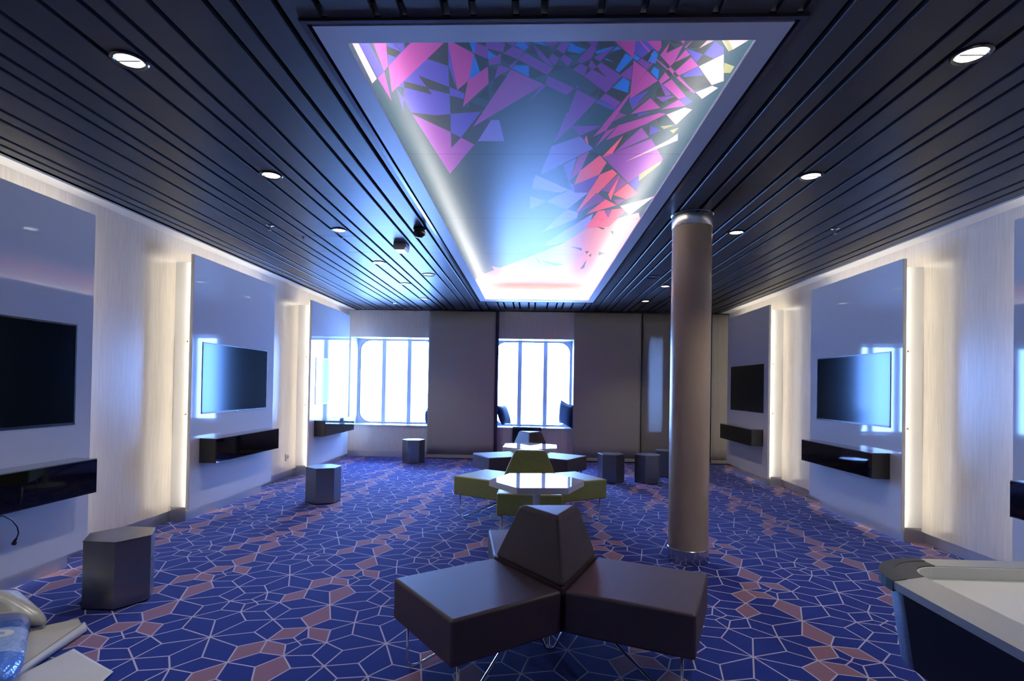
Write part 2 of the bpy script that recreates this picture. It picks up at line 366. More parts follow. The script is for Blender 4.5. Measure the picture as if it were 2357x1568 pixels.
MURAL = 'f-0.742,7.168 -0.510,6.816 -0.432,6.685 0.049,5.928 0.312,5.466 0.460,4.933 0.863,4.531 1.214,5.925 1.350,8.868 -1.216,9.035;f-0.521,6.585 -0.432,6.685 -0.510,6.816;f-0.693,6.867 -0.650,7.023 -0.662,7.047;f0.076,5.630 0.460,4.933 0.312,5.466;l0.082,5.542 0.445,4.779 0.472,4.911;v0.103,3.240 0.158,2.880 0.246,2.881 0.195,3.028;v0.195,3.028 0.370,3.019 0.252,3.144;w0.092,3.280 0.252,3.149 0.348,3.314 0.027,3.726;l-0.044,4.143 0.087,4.263 -0.045,4.455;l0.087,4.263 0.253,4.000 0.295,4.069 0.395,4.068 0.263,4.451;l-0.005,3.726 0.247,4.009 0.189,4.070 -0.031,3.977;l0.054,5.143 0.263,4.451 0.359,4.535 0.358,4.692;l0.103,5.510 0.486,4.555 0.486,4.960 0.289,5.505;w0.179,3.564 0.257,3.447 0.236,3.846 0.274,3.918 0.295,4.069 0.266,4.017;v0.274,3.918 0.433,3.717 0.395,4.068 0.295,4.069;k0.252,3.144 0.357,3.058 0.348,3.314;p0.360,3.291 0.396,3.088 0.447,3.039;c0.283,3.192 0.289,3.134 0.314,3.257;k0.482,3.362 0.504,3.129 0.533,3.129 0.508,3.303;q0.503,3.303 0.587,3.044 0.654,3.161 0.483,3.373;q0.424,3.435 0.673,3.182 0.810,3.472 0.658,3.867;c0.415,3.441 0.501,3.139 0.475,3.386;p0.236,3.846 0.266,3.435 0.326,3.350 0.301,3.646;k0.301,3.646 0.339,3.350 0.399,3.404;c0.274,3.918 0.297,3.660 0.400,3.410 0.458,3.524 0.435,3.717;k0.442,3.703 0.458,3.530 0.510,3.625;c0.439,3.724 0.511,3.631 0.555,3.702 0.371,4.513 0.343,4.514;x0.481,4.016 0.563,3.717 0.655,3.883 0.590,4.084;c0.549,4.102 0.577,3.731 0.586,4.229;c0.588,4.110 0.658,3.883 0.770,4.082 0.705,4.209;x0.345,4.535 0.457,4.067 0.545,4.211 0.526,4.268;c0.426,4.578 0.545,4.211 0.649,4.345;k0.314,4.886 0.520,4.490 0.362,4.739;c0.458,4.986 0.520,4.490 0.702,4.425 0.746,4.487 0.672,4.931;x0.566,4.468 0.631,4.447 0.630,4.688;x0.602,4.210 0.699,4.210 0.655,4.345;i0.664,3.867 0.710,3.745 0.744,3.915 0.742,4.031;h0.679,4.364 0.846,4.208 0.906,4.134 0.799,4.595;h0.574,3.511 0.775,3.203 0.810,3.120 0.832,3.204;o0.728,3.836 0.705,3.716 0.808,3.485 0.807,3.549;k0.557,4.920 0.648,4.983 0.623,5.023;k0.707,5.075 0.729,5.061 0.751,5.213;o0.757,5.047 0.796,5.046 0.755,5.213;k0.364,5.623 0.492,5.694 0.502,5.802;k0.541,5.832 0.586,5.815 0.568,5.945;k0.600,6.028 0.620,5.911 0.628,6.061;k0.692,5.844 0.788,5.906 0.704,6.008;k0.559,4.920 0.647,4.976 0.621,5.011;t0.079,6.274 0.346,6.454 0.254,6.557;t0.596,6.185 0.610,6.645 0.563,6.730;t0.001,6.012 0.082,6.464 0.037,6.313;i-0.649,2.270 -0.537,2.272 -0.689,2.449 -0.670,2.366;k-0.658,2.300 -0.606,2.344 -0.638,2.382 -0.670,2.359;k-0.626,2.271 -0.610,2.325 -0.591,2.344 -0.619,2.307;k-0.573,2.271 -0.543,2.272 -0.585,2.320;i-0.643,2.565 -0.502,2.394 -0.413,2.452 -0.469,2.888 -0.554,2.902 -0.680,2.868 -0.688,2.733;i-0.696,2.618 -0.643,2.565 -0.658,2.627;i-0.700,2.634 -0.684,2.725 -0.722,2.868;k-0.647,2.572 -0.547,2.624 -0.531,2.692 -0.658,2.627;k-0.566,2.525 -0.433,2.625 -0.443,2.689 -0.544,2.639;k-0.403,2.279 -0.386,2.274 -0.410,2.449 -0.501,2.391 -0.462,2.343;k-0.533,2.430 -0.499,2.465 -0.467,2.493;i-0.458,2.343 -0.429,2.369 -0.447,2.356;p-0.536,2.269 -0.401,2.270 -0.403,2.282 -0.732,2.670 -0.689,2.449;p-0.710,2.266 -0.652,2.267 -0.691,2.449 -0.721,2.487;p-0.767,2.545 -0.721,2.491 -0.755,2.754;h-0.802,2.265 -0.775,2.266 -0.773,2.549 -0.807,2.590;i-0.775,2.266 -0.729,2.266 -0.721,2.487 -0.766,2.541;k-0.680,2.868 -0.554,2.902 -0.470,2.893 -0.498,3.097;k-0.443,2.701 -0.377,2.736 -0.392,2.815 -0.288,2.852 -0.468,2.883;i-0.433,2.625 -0.365,2.677 -0.377,2.736 -0.443,2.701;q-0.679,2.887 -0.498,3.097 -0.527,3.300 -0.598,3.711;q-0.527,3.300 -0.448,3.164 -0.379,3.258 -0.598,3.711;i-0.469,2.888 -0.298,2.866 -0.448,3.164 -0.498,3.097;k-0.499,3.102 -0.448,3.164 -0.524,3.300;k-0.448,3.164 -0.304,2.870 -0.256,2.977 -0.379,3.258;k-0.410,2.459 -0.403,2.613 -0.398,2.653 -0.366,2.681 -0.433,2.625;i-0.387,2.280 -0.377,2.366 -0.403,2.613 -0.411,2.452;p-0.386,2.271 -0.365,2.280 -0.284,2.361 -0.330,2.568 -0.398,2.653;k-0.398,2.653 -0.335,2.572 -0.366,2.686;b-0.284,2.361 -0.268,2.503 -0.330,2.568;b-0.295,2.272 -0.265,2.272 -0.282,2.358 -0.292,2.342;k-0.365,2.280 -0.295,2.272 -0.288,2.345;k-0.282,2.361 -0.226,2.400 -0.227,2.454 -0.271,2.495;v-0.261,2.272 -0.216,2.273 -0.222,2.397 -0.282,2.358;p-0.335,2.572 -0.231,2.457 -0.238,2.595 -0.392,2.815;w-0.353,3.212 -0.253,2.955 -0.209,2.955 -0.193,3.212;q-0.363,3.035 -0.124,2.481 0.030,2.607;k-0.306,2.715 -0.240,2.619 -0.248,2.754;k-0.352,2.766 -0.274,2.820 -0.299,2.861 -0.364,2.868;v-0.220,2.268 -0.142,2.287 -0.154,2.351 -0.219,2.323;k-0.139,2.289 -0.114,2.312 -0.152,2.351;v-0.111,2.312 -0.060,2.343 -0.089,2.403 -0.151,2.359;k-0.157,2.361 -0.097,2.405 -0.129,2.445 -0.165,2.399;k-0.219,2.327 -0.157,2.356 -0.177,2.389;b-0.219,2.336 -0.178,2.389 -0.206,2.419 -0.224,2.399;k-0.260,2.268 -0.223,2.268 -0.225,2.313 -0.259,2.290;v-0.268,2.290 -0.221,2.318 -0.228,2.399 -0.282,2.355;k-0.282,2.359 -0.225,2.401 -0.229,2.449 -0.269,2.490;v-0.223,2.404 -0.163,2.361 -0.171,2.434 -0.223,2.449;k-0.226,2.449 -0.192,2.480 -0.208,2.562 -0.235,2.590;v-0.180,2.444 -0.127,2.476 -0.205,2.553;k-0.172,2.518 -0.148,2.540 -0.211,2.673 -0.231,2.666 -0.206,2.556;v-0.088,2.405 -0.060,2.355 0.073,2.473 0.043,2.526;v-0.022,2.298 0.043,2.402 0.075,2.463 0.032,2.431 0.001,2.377;b-0.107,2.450 -0.041,2.451 -0.041,2.541 -0.118,2.476;k-0.041,2.451 0.042,2.523 -0.022,2.555 -0.040,2.544;k-0.090,2.410 -0.050,2.441 -0.104,2.440;k-0.015,2.293 0.044,2.317 0.061,2.359 0.046,2.402;v-0.141,2.269 -0.034,2.271 -0.045,2.311 -0.114,2.310;k-0.043,2.334 -0.024,2.304 0.001,2.377 -0.043,2.355;b-0.090,2.283 -0.059,2.284 -0.042,2.316 -0.060,2.341 -0.097,2.306;b-0.031,2.271 0.003,2.271 0.046,2.312 -0.014,2.291;v0.006,2.271 0.101,2.273 0.061,2.317;v0.096,2.286 0.139,2.286 0.112,2.364 0.079,2.333;k0.079,2.336 0.112,2.369 0.099,2.395 0.064,2.361;v0.063,2.363 0.093,2.398 0.078,2.452 0.048,2.407;v0.113,2.371 0.154,2.410 0.139,2.458 0.100,2.407;b0.136,2.286 0.170,2.318 0.174,2.365 0.128,2.341;k0.123,2.343 0.171,2.370 0.115,2.369;k0.053,2.515 0.084,2.442 0.124,2.471;v0.047,2.531 0.180,2.640 0.148,2.703 0.039,2.610;v-0.048,2.775 0.023,2.609 0.043,2.618;v-0.132,2.455 -0.090,2.408 -0.121,2.476;v0.154,2.979 0.194,2.652 0.303,2.750 0.199,3.025;v0.187,2.631 0.199,2.606 0.200,2.647;b0.143,2.303 0.209,2.335 0.179,2.368 0.126,2.346;k0.121,2.346 0.186,2.368 0.123,2.380;k0.144,2.462 0.192,2.436 0.159,2.481;v0.175,2.419 0.228,2.308 0.250,2.324 0.240,2.394 0.200,2.436;b0.246,2.352 0.328,2.313 0.284,2.357 0.260,2.369;v0.248,2.394 0.332,2.309 0.277,2.424;v0.159,2.485 0.195,2.441 0.253,2.486 0.226,2.542;v0.221,2.542 0.253,2.486 0.284,2.433 0.395,2.539 0.341,2.685;v0.239,2.411 0.268,2.459 0.253,2.486 0.231,2.459;k0.243,2.398 0.278,2.426 0.266,2.459 0.238,2.409;k0.203,2.441 0.234,2.411 0.230,2.468;k0.227,2.468 0.248,2.486 0.220,2.535;k0.269,2.462 0.253,2.486 0.322,2.546;k0.160,2.268 0.195,2.268 0.226,2.308 0.216,2.329;k0.258,2.269 0.312,2.270 0.338,2.313 0.256,2.336 0.249,2.320;v0.195,2.268 0.258,2.269 0.249,2.320 0.228,2.308;b0.319,2.353 0.339,2.317 0.359,2.333;k0.359,2.333 0.382,2.362 0.355,2.492 0.282,2.420 0.298,2.386;b0.290,2.398 0.311,2.407 0.343,2.427 0.307,2.416;b0.383,2.366 0.423,2.400 0.377,2.511 0.358,2.492;v0.387,2.525 0.429,2.443 0.445,2.573 0.403,2.554;k0.378,2.515 0.426,2.430 0.432,2.443 0.387,2.525;p0.312,2.270 0.409,2.271 0.426,2.404;i0.409,2.271 0.448,2.272 0.501,2.335 0.462,2.400 0.422,2.366;b0.423,2.371 0.454,2.400 0.446,2.422 0.428,2.409;p0.417,2.271 0.424,2.271 0.518,2.388 0.513,2.401;p0.448,2.272 0.516,2.273 0.529,2.327 0.522,2.359;k0.462,2.400 0.496,2.335 0.493,2.427;b0.493,2.427 0.503,2.343 0.525,2.372 0.531,2.444;v0.446,2.426 0.460,2.403 0.507,2.444 0.501,2.489;b0.524,2.508 0.528,2.467 0.557,2.490 0.570,2.570;p0.503,2.498 0.523,2.410 0.515,2.410;p0.428,2.417 0.502,2.493 0.460,2.675;p0.503,2.498 0.572,2.579 0.468,2.745 0.460,2.675;x0.488,2.554 0.502,2.493 0.507,2.503;b0.403,2.554 0.441,2.583 0.448,2.685 0.366,2.638;k0.363,2.640 0.451,2.688 0.427,2.770 0.343,2.685;v0.339,2.690 0.427,2.773 0.412,2.825 0.314,2.744;k0.302,2.717 0.311,2.653 0.338,2.684 0.317,2.744;k0.266,2.705 0.288,2.647 0.309,2.658 0.290,2.711;t0.307,2.784 0.405,2.861 0.365,3.025 0.209,3.025;i0.306,2.750 0.415,2.825 0.408,2.861 0.303,2.778;x0.431,2.873 0.480,2.904 0.416,2.980;i0.463,2.740 0.547,2.665 0.501,2.849;p0.459,2.686 0.462,2.718 0.407,3.025 0.365,3.025;p0.502,2.849 0.516,2.802 0.593,2.619 0.556,2.708;p0.500,2.895 0.570,2.735 0.642,2.832;i0.521,2.892 0.608,2.868 0.534,2.929;k0.513,2.898 0.539,2.892 0.540,2.929;p0.328,3.160 0.414,2.882 0.432,2.882 0.394,3.078;p0.409,3.203 0.454,3.019 0.652,2.883 0.689,2.892 0.599,3.010;p0.537,2.382 0.556,2.295 0.562,2.366 0.617,2.312 0.612,2.430 0.602,2.465;k0.560,2.364 0.557,2.299 0.589,2.329;k0.563,2.276 0.590,2.276 0.610,2.305 0.562,2.295;p0.614,2.435 0.637,2.340 0.667,2.381;p0.634,2.505 0.676,2.396 0.728,2.464 0.660,2.537;h0.731,2.467 0.811,2.377 0.883,2.584 0.839,2.620;p0.589,2.269 0.621,2.269 0.616,2.305;p0.628,2.325 0.651,2.270 0.635,2.335;k0.613,2.433 0.665,2.401 0.635,2.499 0.604,2.465;k0.543,2.395 0.599,2.465 0.596,2.487;k0.638,2.330 0.658,2.272 0.708,2.271 0.692,2.335;h0.692,2.335 0.713,2.271 0.747,2.271;k0.664,2.355 0.692,2.335 0.727,2.302 0.723,2.376;i0.726,2.376 0.744,2.288 0.795,2.332 0.809,2.372 0.780,2.408;k0.709,2.434 0.725,2.381 0.777,2.408 0.729,2.461;i0.638,2.335 0.720,2.376 0.709,2.434;i0.683,2.523 0.730,2.469 0.773,2.535 0.683,2.552;k0.682,2.555 0.776,2.541 0.837,2.620 0.764,2.664;p0.525,2.413 0.533,2.413 0.781,2.683 0.776,2.693;p0.605,2.612 0.635,2.569 0.746,2.723 0.716,2.746;p0.598,2.487 0.603,2.468 0.632,2.505 0.627,2.525;k0.594,2.504 0.598,2.487 0.627,2.525 0.621,2.551;k0.629,2.525 0.632,2.505 0.661,2.540 0.652,2.554;p0.577,2.581 0.590,2.510 0.621,2.554 0.594,2.612;p0.652,2.554 0.661,2.540 0.779,2.690 0.763,2.683;k0.674,2.612 0.676,2.582 0.750,2.664 0.728,2.683;k0.587,2.669 0.592,2.618 0.640,2.715 0.594,2.715;v0.591,2.612 0.605,2.612 0.666,2.702 0.642,2.715;k0.590,2.715 0.639,2.770 0.662,2.791 0.636,2.820 0.597,2.763;v0.597,2.728 0.687,2.716 0.639,2.770;k0.663,2.756 0.689,2.722 0.712,2.743 0.675,2.781;i0.721,2.750 0.746,2.723 0.792,2.771 0.766,2.806;p0.650,2.849 0.717,2.750 0.767,2.810;h0.691,2.902 0.768,2.828 0.812,2.850 0.772,3.014;h0.781,2.683 0.843,2.626 0.877,2.645 0.831,2.744;k0.650,2.948 0.678,2.917 0.675,3.005;i0.631,3.021 0.701,3.081 0.651,3.134;k0.606,3.055 0.631,3.021 0.649,3.143;o0.689,3.030 0.768,3.014 0.717,3.064;o0.754,3.081 0.797,3.047 0.783,3.116;o0.836,2.440 0.891,2.468 0.890,2.519 0.860,2.519;h0.762,2.271 0.887,2.273 0.839,2.345 0.825,2.357;o0.774,2.271 0.792,2.272 0.839,2.345 0.825,2.357'

# ------------------------------------------------------------------ the setting: floor with woven pattern
def build_floor():
    verts, faces, mats = [], [], []
    hw = 0.0038
    i0, i1 = -3, 6
    for ci in range(-3, 7):
        for cj in range(-6, 9):
            ox, oy = CO[0] + ci * CP, CO[1] + cj * CP
            for pink, ids in CF:
                q = [Vector((CV[i][0] + a * CP + ox, CV[i][1] + b * CP + oy)) for i, a, b in ids]
                if max(p.x for p in q) < WL - 0.12 or min(p.x for p in q) > WR + 0.12 or max(p.y for p in q) < YN or min(p.y for p in q) > YB + 0.1: continue
                area = sum(q[k].x * q[(k + 1) % 4].y - q[(k + 1) % 4].x * q[k].y for k in range(4))
                if area < 0: q = q[::-1]
                inner = []
                for k in range(4):
                    p0, p1, p2 = q[k - 1], q[k], q[(k + 1) % 4]
                    d1 = (p1 - p0).normalized(); d2 = (p2 - p1).normalized()
                    n1 = Vector((-d1.y, d1.x)); n2 = Vector((-d2.y, d2.x))
                    den = 1 + n1.dot(n2)
                    off = (n1 + n2) * (hw / max(den, 0.12))
                    inner.append(p1 + off)
                base = len(verts)
                verts += [(p.x, p.y, 0.0) for p in q] + [(p.x, p.y, 0.0) for p in inner]
                faces.append([base + 4, base + 5, base + 6, base + 7]); mats.append(1 if pink else 0)
                for k in range(4):
                    j = (k + 1) % 4
                    faces.append([base + k, base + j, base + 4 + j, base + 4 + k]); mats.append(2)
    me = bpy.data.meshes.new('floor')
    me.from_pydata(verts, [], faces)
    for m in ('carpet_navy', 'carpet_pink', 'carpet_line'): me.materials.append(M[m])
    me.polygons.foreach_set('material_index', mats)
    me.update()
    o = bpy.data.objects.new('floor', me); link(o)
    tag(o, kind='structure')
    return o
build_floor()

# walls
def wall(name, boxes, m):
    bm = bmesh.new()
    for b in boxes: bm_box(bm, *b)
    return tag(obj_bm(name, bm, m), kind='structure')
wall('wall_left', [(WL - 0.12, WL, YN, YB, 0.095, 2.84)], M['wood'])
wall('wall_right', [(WR, WR + 0.12, YN, YB, 0.095, 2.84)], M['wood'])
wall('wall_front', [(WL - 0.12, WR + 0.12, YN - 0.12, YN, -0.02, 2.78)], M['wood'])
bb = []
xs = [WL - 0.12] + [v for w in WINS for v in w] + [WR + 0.12]
for k in range(0, len(xs), 2): bb.append((xs[k], xs[k + 1], YB, YWIN + 0.12, 0.0, 2.78))
for x0, x1 in WINS:
    bb.append((x0, x1, YB, YWIN + 0.12, WZ1, 2.78)); bb.append((x0, x1, YB, YWIN + 0.12, 0.0, WZ0))
wall('wall_back', bb, M['wood'])
for nm, x0, x1, y0, y1 in (('baseboard_left', WL - 0.10, WL - 0.022, YN, YB), ('baseboard_right', WR + 0.022, WR + 0.10, YN, YB), ('baseboard_back', WL - 0.03, -1.70, YB - 0.006, YB)):
    tag(box(nm, x0, x1, y0, y1, 0.0, 0.10, M['steel_base']), kind='structure')
tag(box('trim_1', WL - 0.002, -3.148, YN, YB, 2.588, 2.60, M['white_trim']), kind='structure')
tag(box('trim_2', 3.20, WR + 0.002, YN, YB, 2.588, 2.60, M['white_trim']), kind='structure')
tag(box('trim_3', WL, WR, YB - 0.035, YB, 2.588, 2.60, M['dark_trim']), kind='structure')

# ceiling: dark void board with individual metal slats
CL, CR, CN, CF_ = -0.832, 0.909, 1.937, 8.352        # cove frame, outer edges
IL, IR, IN_, IF_ = -0.7365, 0.814, 2.036, 8.177      # cove frame, inner edges
TL, TR, TN, TF = -0.868, 0.945, 1.905, 8.385         # dark trim around it
ceil = wall('ceiling', [(WL - 0.1, TL, YN, YB, 2.655, 2.67), (TR, WR + 0.1, YN, YB, 2.655, 2.67), (TL, TR, YN, TN, 2.655, 2.67), (TL, TR, TF, YB, 2.655, 2.67)], M['black_void'])
GAPS = [-3.13, -3.035, -2.94, -2.742, -2.642, -2.444, -2.292, -2.193, -2.043, -1.943, -1.747, -1.602, -1.504, -1.358, -1.16, -1.062, -0.917, -0.772, -0.577, -0.48, -0.328, -0.231, -0.081, 0.02, 0.218, 0.367, 0.467, 0.618, 0.817, 0.91, 1.053, 1.2, 1.3, 1.5, 1.605, 1.742, 1.94, 2.045, 2.241, 2.391, 2.489, 2.642, 2.787, 2.992, 3.099, 3.215]
HG = 0.0115
def slat(x0, x1, y0, y1):
    c, t = 0.003, 0.022
    prof = [(x0 + c, CEIL), (x1 - c, CEIL), (x1, CEIL + c), (x1, CEIL + t), (x0, CEIL + t), (x0, CEIL + c)]
    vs = [(x, y0, z) for x, z in prof] + [(x, y1, z) for x, z in prof]
    n = len(prof)
    fs = [list(range(n))[::-1], list(range(n, 2 * n))] + [[k, (k + 1) % n, n + (k + 1) % n, n + k] for k in range(n)]
    return obj_from('slat', vs, fs, M['slat'], ceil)
JOINT = 5.327
for a, b in zip(GAPS, GAPS[1:]):
    x0, x1 = a + HG, b - HG
    if x1 <= TL or x0 >= TR:
        runs = [(YN, JOINT - 0.0012), (JOINT + 0.0012, YB - 0.03)]
        if -2.2 < a and b < -1.55:                       # service hatch cut through three slats
            runs = [(YN, 4.742), (4.747, JOINT - 0.003), (JOINT + 0.003, YB - 0.03)]
        for r in runs: slat(x0, x1, *r)
    else:
        slat(x0, x1, YN, TN - 0.002); slat(x0, x1, TF + 0.002, YB - 0.03)
        if x0 < TL: slat(x0, TL - 0.004, TN - 0.002, TF + 0.002)
        if x1 > TR: slat(TR + 0.004, x1, TN - 0.002, TF + 0.002)

# ------------------------------------------------------------------ windows
def ring_frame(name, x0, x1, z0, z1, fx, rr, y0, y1, m, parent=None):
    """flat steel frame: rectangle outside, rounded opening inside"""
    n = 8
    inner = rounded_rect(x0 + fx, x1 - fx, z0 + fx * 0.7, z1 - fx * 0.7, rr, n)
    cxm, czm = (x0 + x1) / 2, (z0 + z1) / 2
    outer = []
    for k, (x, z) in enumerate(inner):
        q = k // (n + 1)
        corner = ((x1, z0), (x1, z1), (x0, z1), (x0, z0))[q]
        j = k % (n + 1)
        if j == n // 2: outer.append(corner)
        else:
            a = math.radians((-90, 0, 90, 180)[q] + 90.0 * j / n)
            first = j < n // 2
            if q in (0, 2): outer.append((x, corner[1]) if first else (corner[0], z))
            else: outer.append((corner[0], z) if first else (x, corner[1]))
    N_ = len(inner); vs, fs = [], []
    for y in (y0, y1):
        vs += [(x, y, z) for x, z in outer] + [(x, y, z) for x, z in inner]
    for k in range(N_):
        j = (k + 1) % N_
        fs += [[k, j, N_ + j, N_ + k], [2 * N_ + k, 3 * N_ + k, 3 * N_ + j, 2 * N_ + j], [N_ + k, N_ + j, 3 * N_ + j, 3 * N_ + k], [k, 2 * N_ + k, 2 * N_ + j, j]]
    return obj_from(name, vs, fs, m, parent)

for wi, (x0, x1) in enumerate(WINS):
    fr = tag(ring_frame('window_%d' % (wi + 1), x0, x1, WZ0 - 0.001, WZ1 + 0.001, 0.032, 0.20, YWIN - 0.03, YWIN + 0.04, M['win_frame']), kind='structure')
    ring_frame('gasket', x0 + 0.020, x1 - 0.020, WZ0 + 0.014, WZ1 - 0.014, 0.022, 0.19, YWIN - 0.018, YWIN + 0.02, M['gasket'], fr)
    t = 0.012
    bm = bmesh.new()
    for b in ((x0, x0 + 0.004, YB - 0.001, YWIN - 0.03, WZ0, WZ1), (x1 - 0.004, x1, YB - 0.001, YWIN - 0.03, WZ0, WZ1), (x0, x1, YB - 0.001, YWIN - 0.03, WZ1 - 0.004, WZ1)): bm_box(bm, *b)
    obj_bm('reveal', bm, M['win_liner'], fr)
    box('sill', x0 - 0.005, x1 + 0.005, YB - 0.02, YWIN - 0.03, WZ0 - 0.008, WZ0 + 0.006, M['sill'], fr, bev=0.003)
    w3 = (x1 - x0 - 0.036) / 3
    px = [x0 + 0.018 + w3 * k for k in range(4)]
    for k in (1, 2):
        box('mullion', px[k] - 0.037, px[k] + 0.037, YWIN - 0.045, YWIN + 0.03, WZ0 + 0.012, WZ1 - 0.012, M['win_frame'], fr, bev=0.004)
    for k in range(3):
        box('pane', px[k] + 0.002, px[k + 1] - 0.002, YWIN + 0.022, YWIN + 0.026, WZ0 + 0.014, WZ1 - 0.014, M['glass'], fr)
    bm = bmesh.new()
    spots = []
    z = WZ0 + 0.10
    while z < WZ1 - 0.08:
        spots += [(px[1], YWIN - 0.045, z), (px[2], YWIN - 0.045, z)]
        if WZ0 + 0.28 < z < WZ1 - 0.26: spots += [(x0 + 0.01, YWIN - 0.03, z), (x1 - 0.01, YWIN - 0.03, z)]
        z += 0.075
    x = x0 + 0.28
    while x < x1 - 0.26:
        spots += [(x, YWIN - 0.03, WZ0 + 0.012), (x, YWIN - 0.03, WZ1 - 0.008)]; x += 0.075
    for s in spots:
        bm_tube(bm, [(s[0], s[1] + 0.004, s[2]), (s[0], s[1] - 0.003, s[2])], 0.005, n=6)
    tag(obj_bm('bolts', bm, M['screw'], fr), kind='stuff')

# ------------------------------------------------------------------ ceiling cove with printed mural
PRINT = {'g': (0.022, 0.050, 0.078), 'f': (0.60, 0.20, 0.22), 'p': (0.29, 0.05, 0.27), 'q': (0.20, 0.055, 0.29), 'v': (0.125, 0.045, 0.29), 'w': (0.13, 0.12, 0.44), 'i': (0.06, 0.055, 0.35),
         'b': (0.012, 0.13, 0.55), 'k': (0.022, 0.032, 0.045), 't': (0.015, 0.055, 0.085), 'o': (0.18, 0.185, 0.10), 'c': (0.72, 0.09, 0.15), 'x': (0.16, 0.05, 0.20), 'l': (0.24, 0.22, 0.52), 'h': (0.50, 0.27, 0.32)}
def clip(poly, a, b):
    """split a convex polygon by the line a->b: (part on the left, part on the right)"""
    L_, R2 = [], []
    n = len(poly)
    d = [(b[0] - a[0]) * (p[1] - a[1]) - (b[1] - a[1]) * (p[0] - a[0]) for p in poly]
    for k in range(n):
        p, q, dp, dq = poly[k], poly[(k + 1) % n], d[k], d[(k + 1) % n]
        if dp >= 0: L_.append(p)
        if dp <= 0: R2.append(p)
        if dp * dq < 0:
            t = dp / (dp - dq); x = (p[0] + (q[0] - p[0]) * t, p[1] + (q[1] - p[1]) * t)
            L_.append(x); R2.append(x)
    return L_, R2
def area2(p):
    return sum(p[k][0] * p[(k + 1) % len(p)][1] - p[(k + 1) % len(p)][0] * p[k][1] for k in range(len(p)))
def paint(cells, tri, col):
    if area2(tri) < 0: tri = tri[::-1]
    bx0, bx1 = min(p[0] for p in tri), max(p[0] for p in tri); by0, by1 = min(p[1] for p in tri), max(p[1] for p in tri)
    res = []
    for poly, c in cells:
        if c == col or max(p[0] for p in poly) <= bx0 or min(p[0] for p in poly) >= bx1 or max(p[1] for p in poly) <= by0 or min(p[1] for p in poly) >= by1:
            res.append((poly, c)); continue
        rest = poly; outs = []
        for k in range(3):
            ins, out = clip(rest, tri[k], tri[(k + 1) % 3])
            if len(out) > 2 and abs(area2(out)) > 1e-7: outs.append(out)
            rest = ins
            if len(rest) < 3 or abs(area2(rest)) < 1e-7: rest = None; break
        if rest is None: res.append((poly, c))
        else:
            res += [(o, c) for o in outs]; res.append((rest, col))
    return res
def mural_cells(x0, x1, y0, y1):
    cells = [([(x0, y0), (x1, y0), (x1, y1), (x0, y1)], 'g')]
    for item in MURAL.split(';'):
        c = item[0]; pts = [tuple(float(v) * MS for v in s.split(',')) for s in item[1:].split(' ')]
        if max(p[1] for p in pts) < y0 or min(p[1] for p in pts) > y1: continue
        for t in tessellate_polygon([[Vector((p[0], p[1], 0)) for p in pts]]):
            cells = paint(cells, [pts[i] for i in t], c)
    return cells
def mural_mat():
    m, nt, b = new_mat('printed_gloss_mural')
    N, L = nt.nodes, nt.links
    at = N.new('ShaderNodeAttribute'); at.attribute_name = 'print'
    L.new(at.outputs['Color'], b.inputs['Base Color'])
    b.inputs['Roughness'].default_value = 0.38; b.inputs['Specular IOR Level'].default_value = 0.07
    return m
M['mural'] = mural_mat()
cove = empty('ceiling_light_cove', ((CL + CR) / 2, (CN + CF_) / 2, CEIL))
tag(cove, 'long illuminated ceiling cove with blue, pink and purple shard mural and grey-white frame', 'ceiling light')
def P2(x, y, z):  # world to cove coordinates
    return (x - cove.location.x, y - cove.location.y, z - cove.location.z)
def cobj(name, vs, fs, m):
    return obj_from(name, [P2(*v) for v in vs], fs, m, cove)
def cbox(name, x0, x1, y0, y1, z0, z1, m):
    bm = bmesh.new(); a, b = P2(x0, y0, z0), P2(x1, y1, z1)
    bm_box(bm, a[0], b[0], a[1], b[1], a[2], b[2])
    return obj_bm(name, bm, m, cove)
def mitre(name, o, i, z0, z1, m):
    (ol, orr, on, of), (il, ir, iN, iF) = o, i
    for q in (((ol, on), (orr, on), (ir, iN), (il, iN)), ((orr, on), (orr, of), (ir, iF), (ir, iN)), ((orr, of), (ol, of), (il, iF), (ir, iF)), ((ol, of), (ol, on), (il, iN), (il, iF))):
        vs = [(x, y, z0) for x, y in q] + [(x, y, z1) for x, y in q]
        cobj(name, vs, [[3, 2, 1, 0], [4, 5, 6, 7]] + [[k, (k + 1) % 4, 4 + (k + 1) % 4, 4 + k] for k in range(4)], m)
mitre('frame_rail', (CL, CR, CN, CF_), (IL, IR, IN_, IF_), 2.592, 2.604, M['cove_frame'])
mitre('trim_rail', (TL, TR, TN, TF), (CL - 0.014, CR + 0.014, CN - 0.014, CF_ + 0.014), 2.590, 2.604, M['dark_trim'])
mitre('shadow_gap', (TL, TR, TN, TF), (CL + 0.003, CR - 0.003, CN + 0.003, CF_ - 0.003), 2.604, 2.608, M['black_void'])
MZ = 2.80
MS = (MZ - CAM_H) / (2.75 - CAM_H)      # the shard outlines were surveyed at 2.75 m
for b in ((TL, TL + 0.012, TN, TF, 2.608, MZ), (TR - 0.012, TR, TN, TF, 2.608, MZ), (TL, TR, TN, TN + 0.012, 2.608, MZ), (TL, TR, TF - 0.012, TF, 2.608, MZ)):
    cbox('cove_wall', *b, M['cove_inside'])
cbox('led_strip', CL + 0.008, CL + 0.020, CN + 0.15, CF_ - 0.02, 2.609, 2.619, M['cove_led'])
cbox('led_strip', CR - 0.020, CR - 0.008, CN + 0.15, CF_ - 0.02, 2.609, 2.619, M['cove_led'])
cbox('led_strip', CL + 0.03, CR - 0.03, CF_ - 0.020, CF_ - 0.008, 2.609, 2.619, M['cove_led'])
seams = [TN, 3.393 * MS, 4.699 * MS, 5.969 * MS, 7.289 * MS, TF]
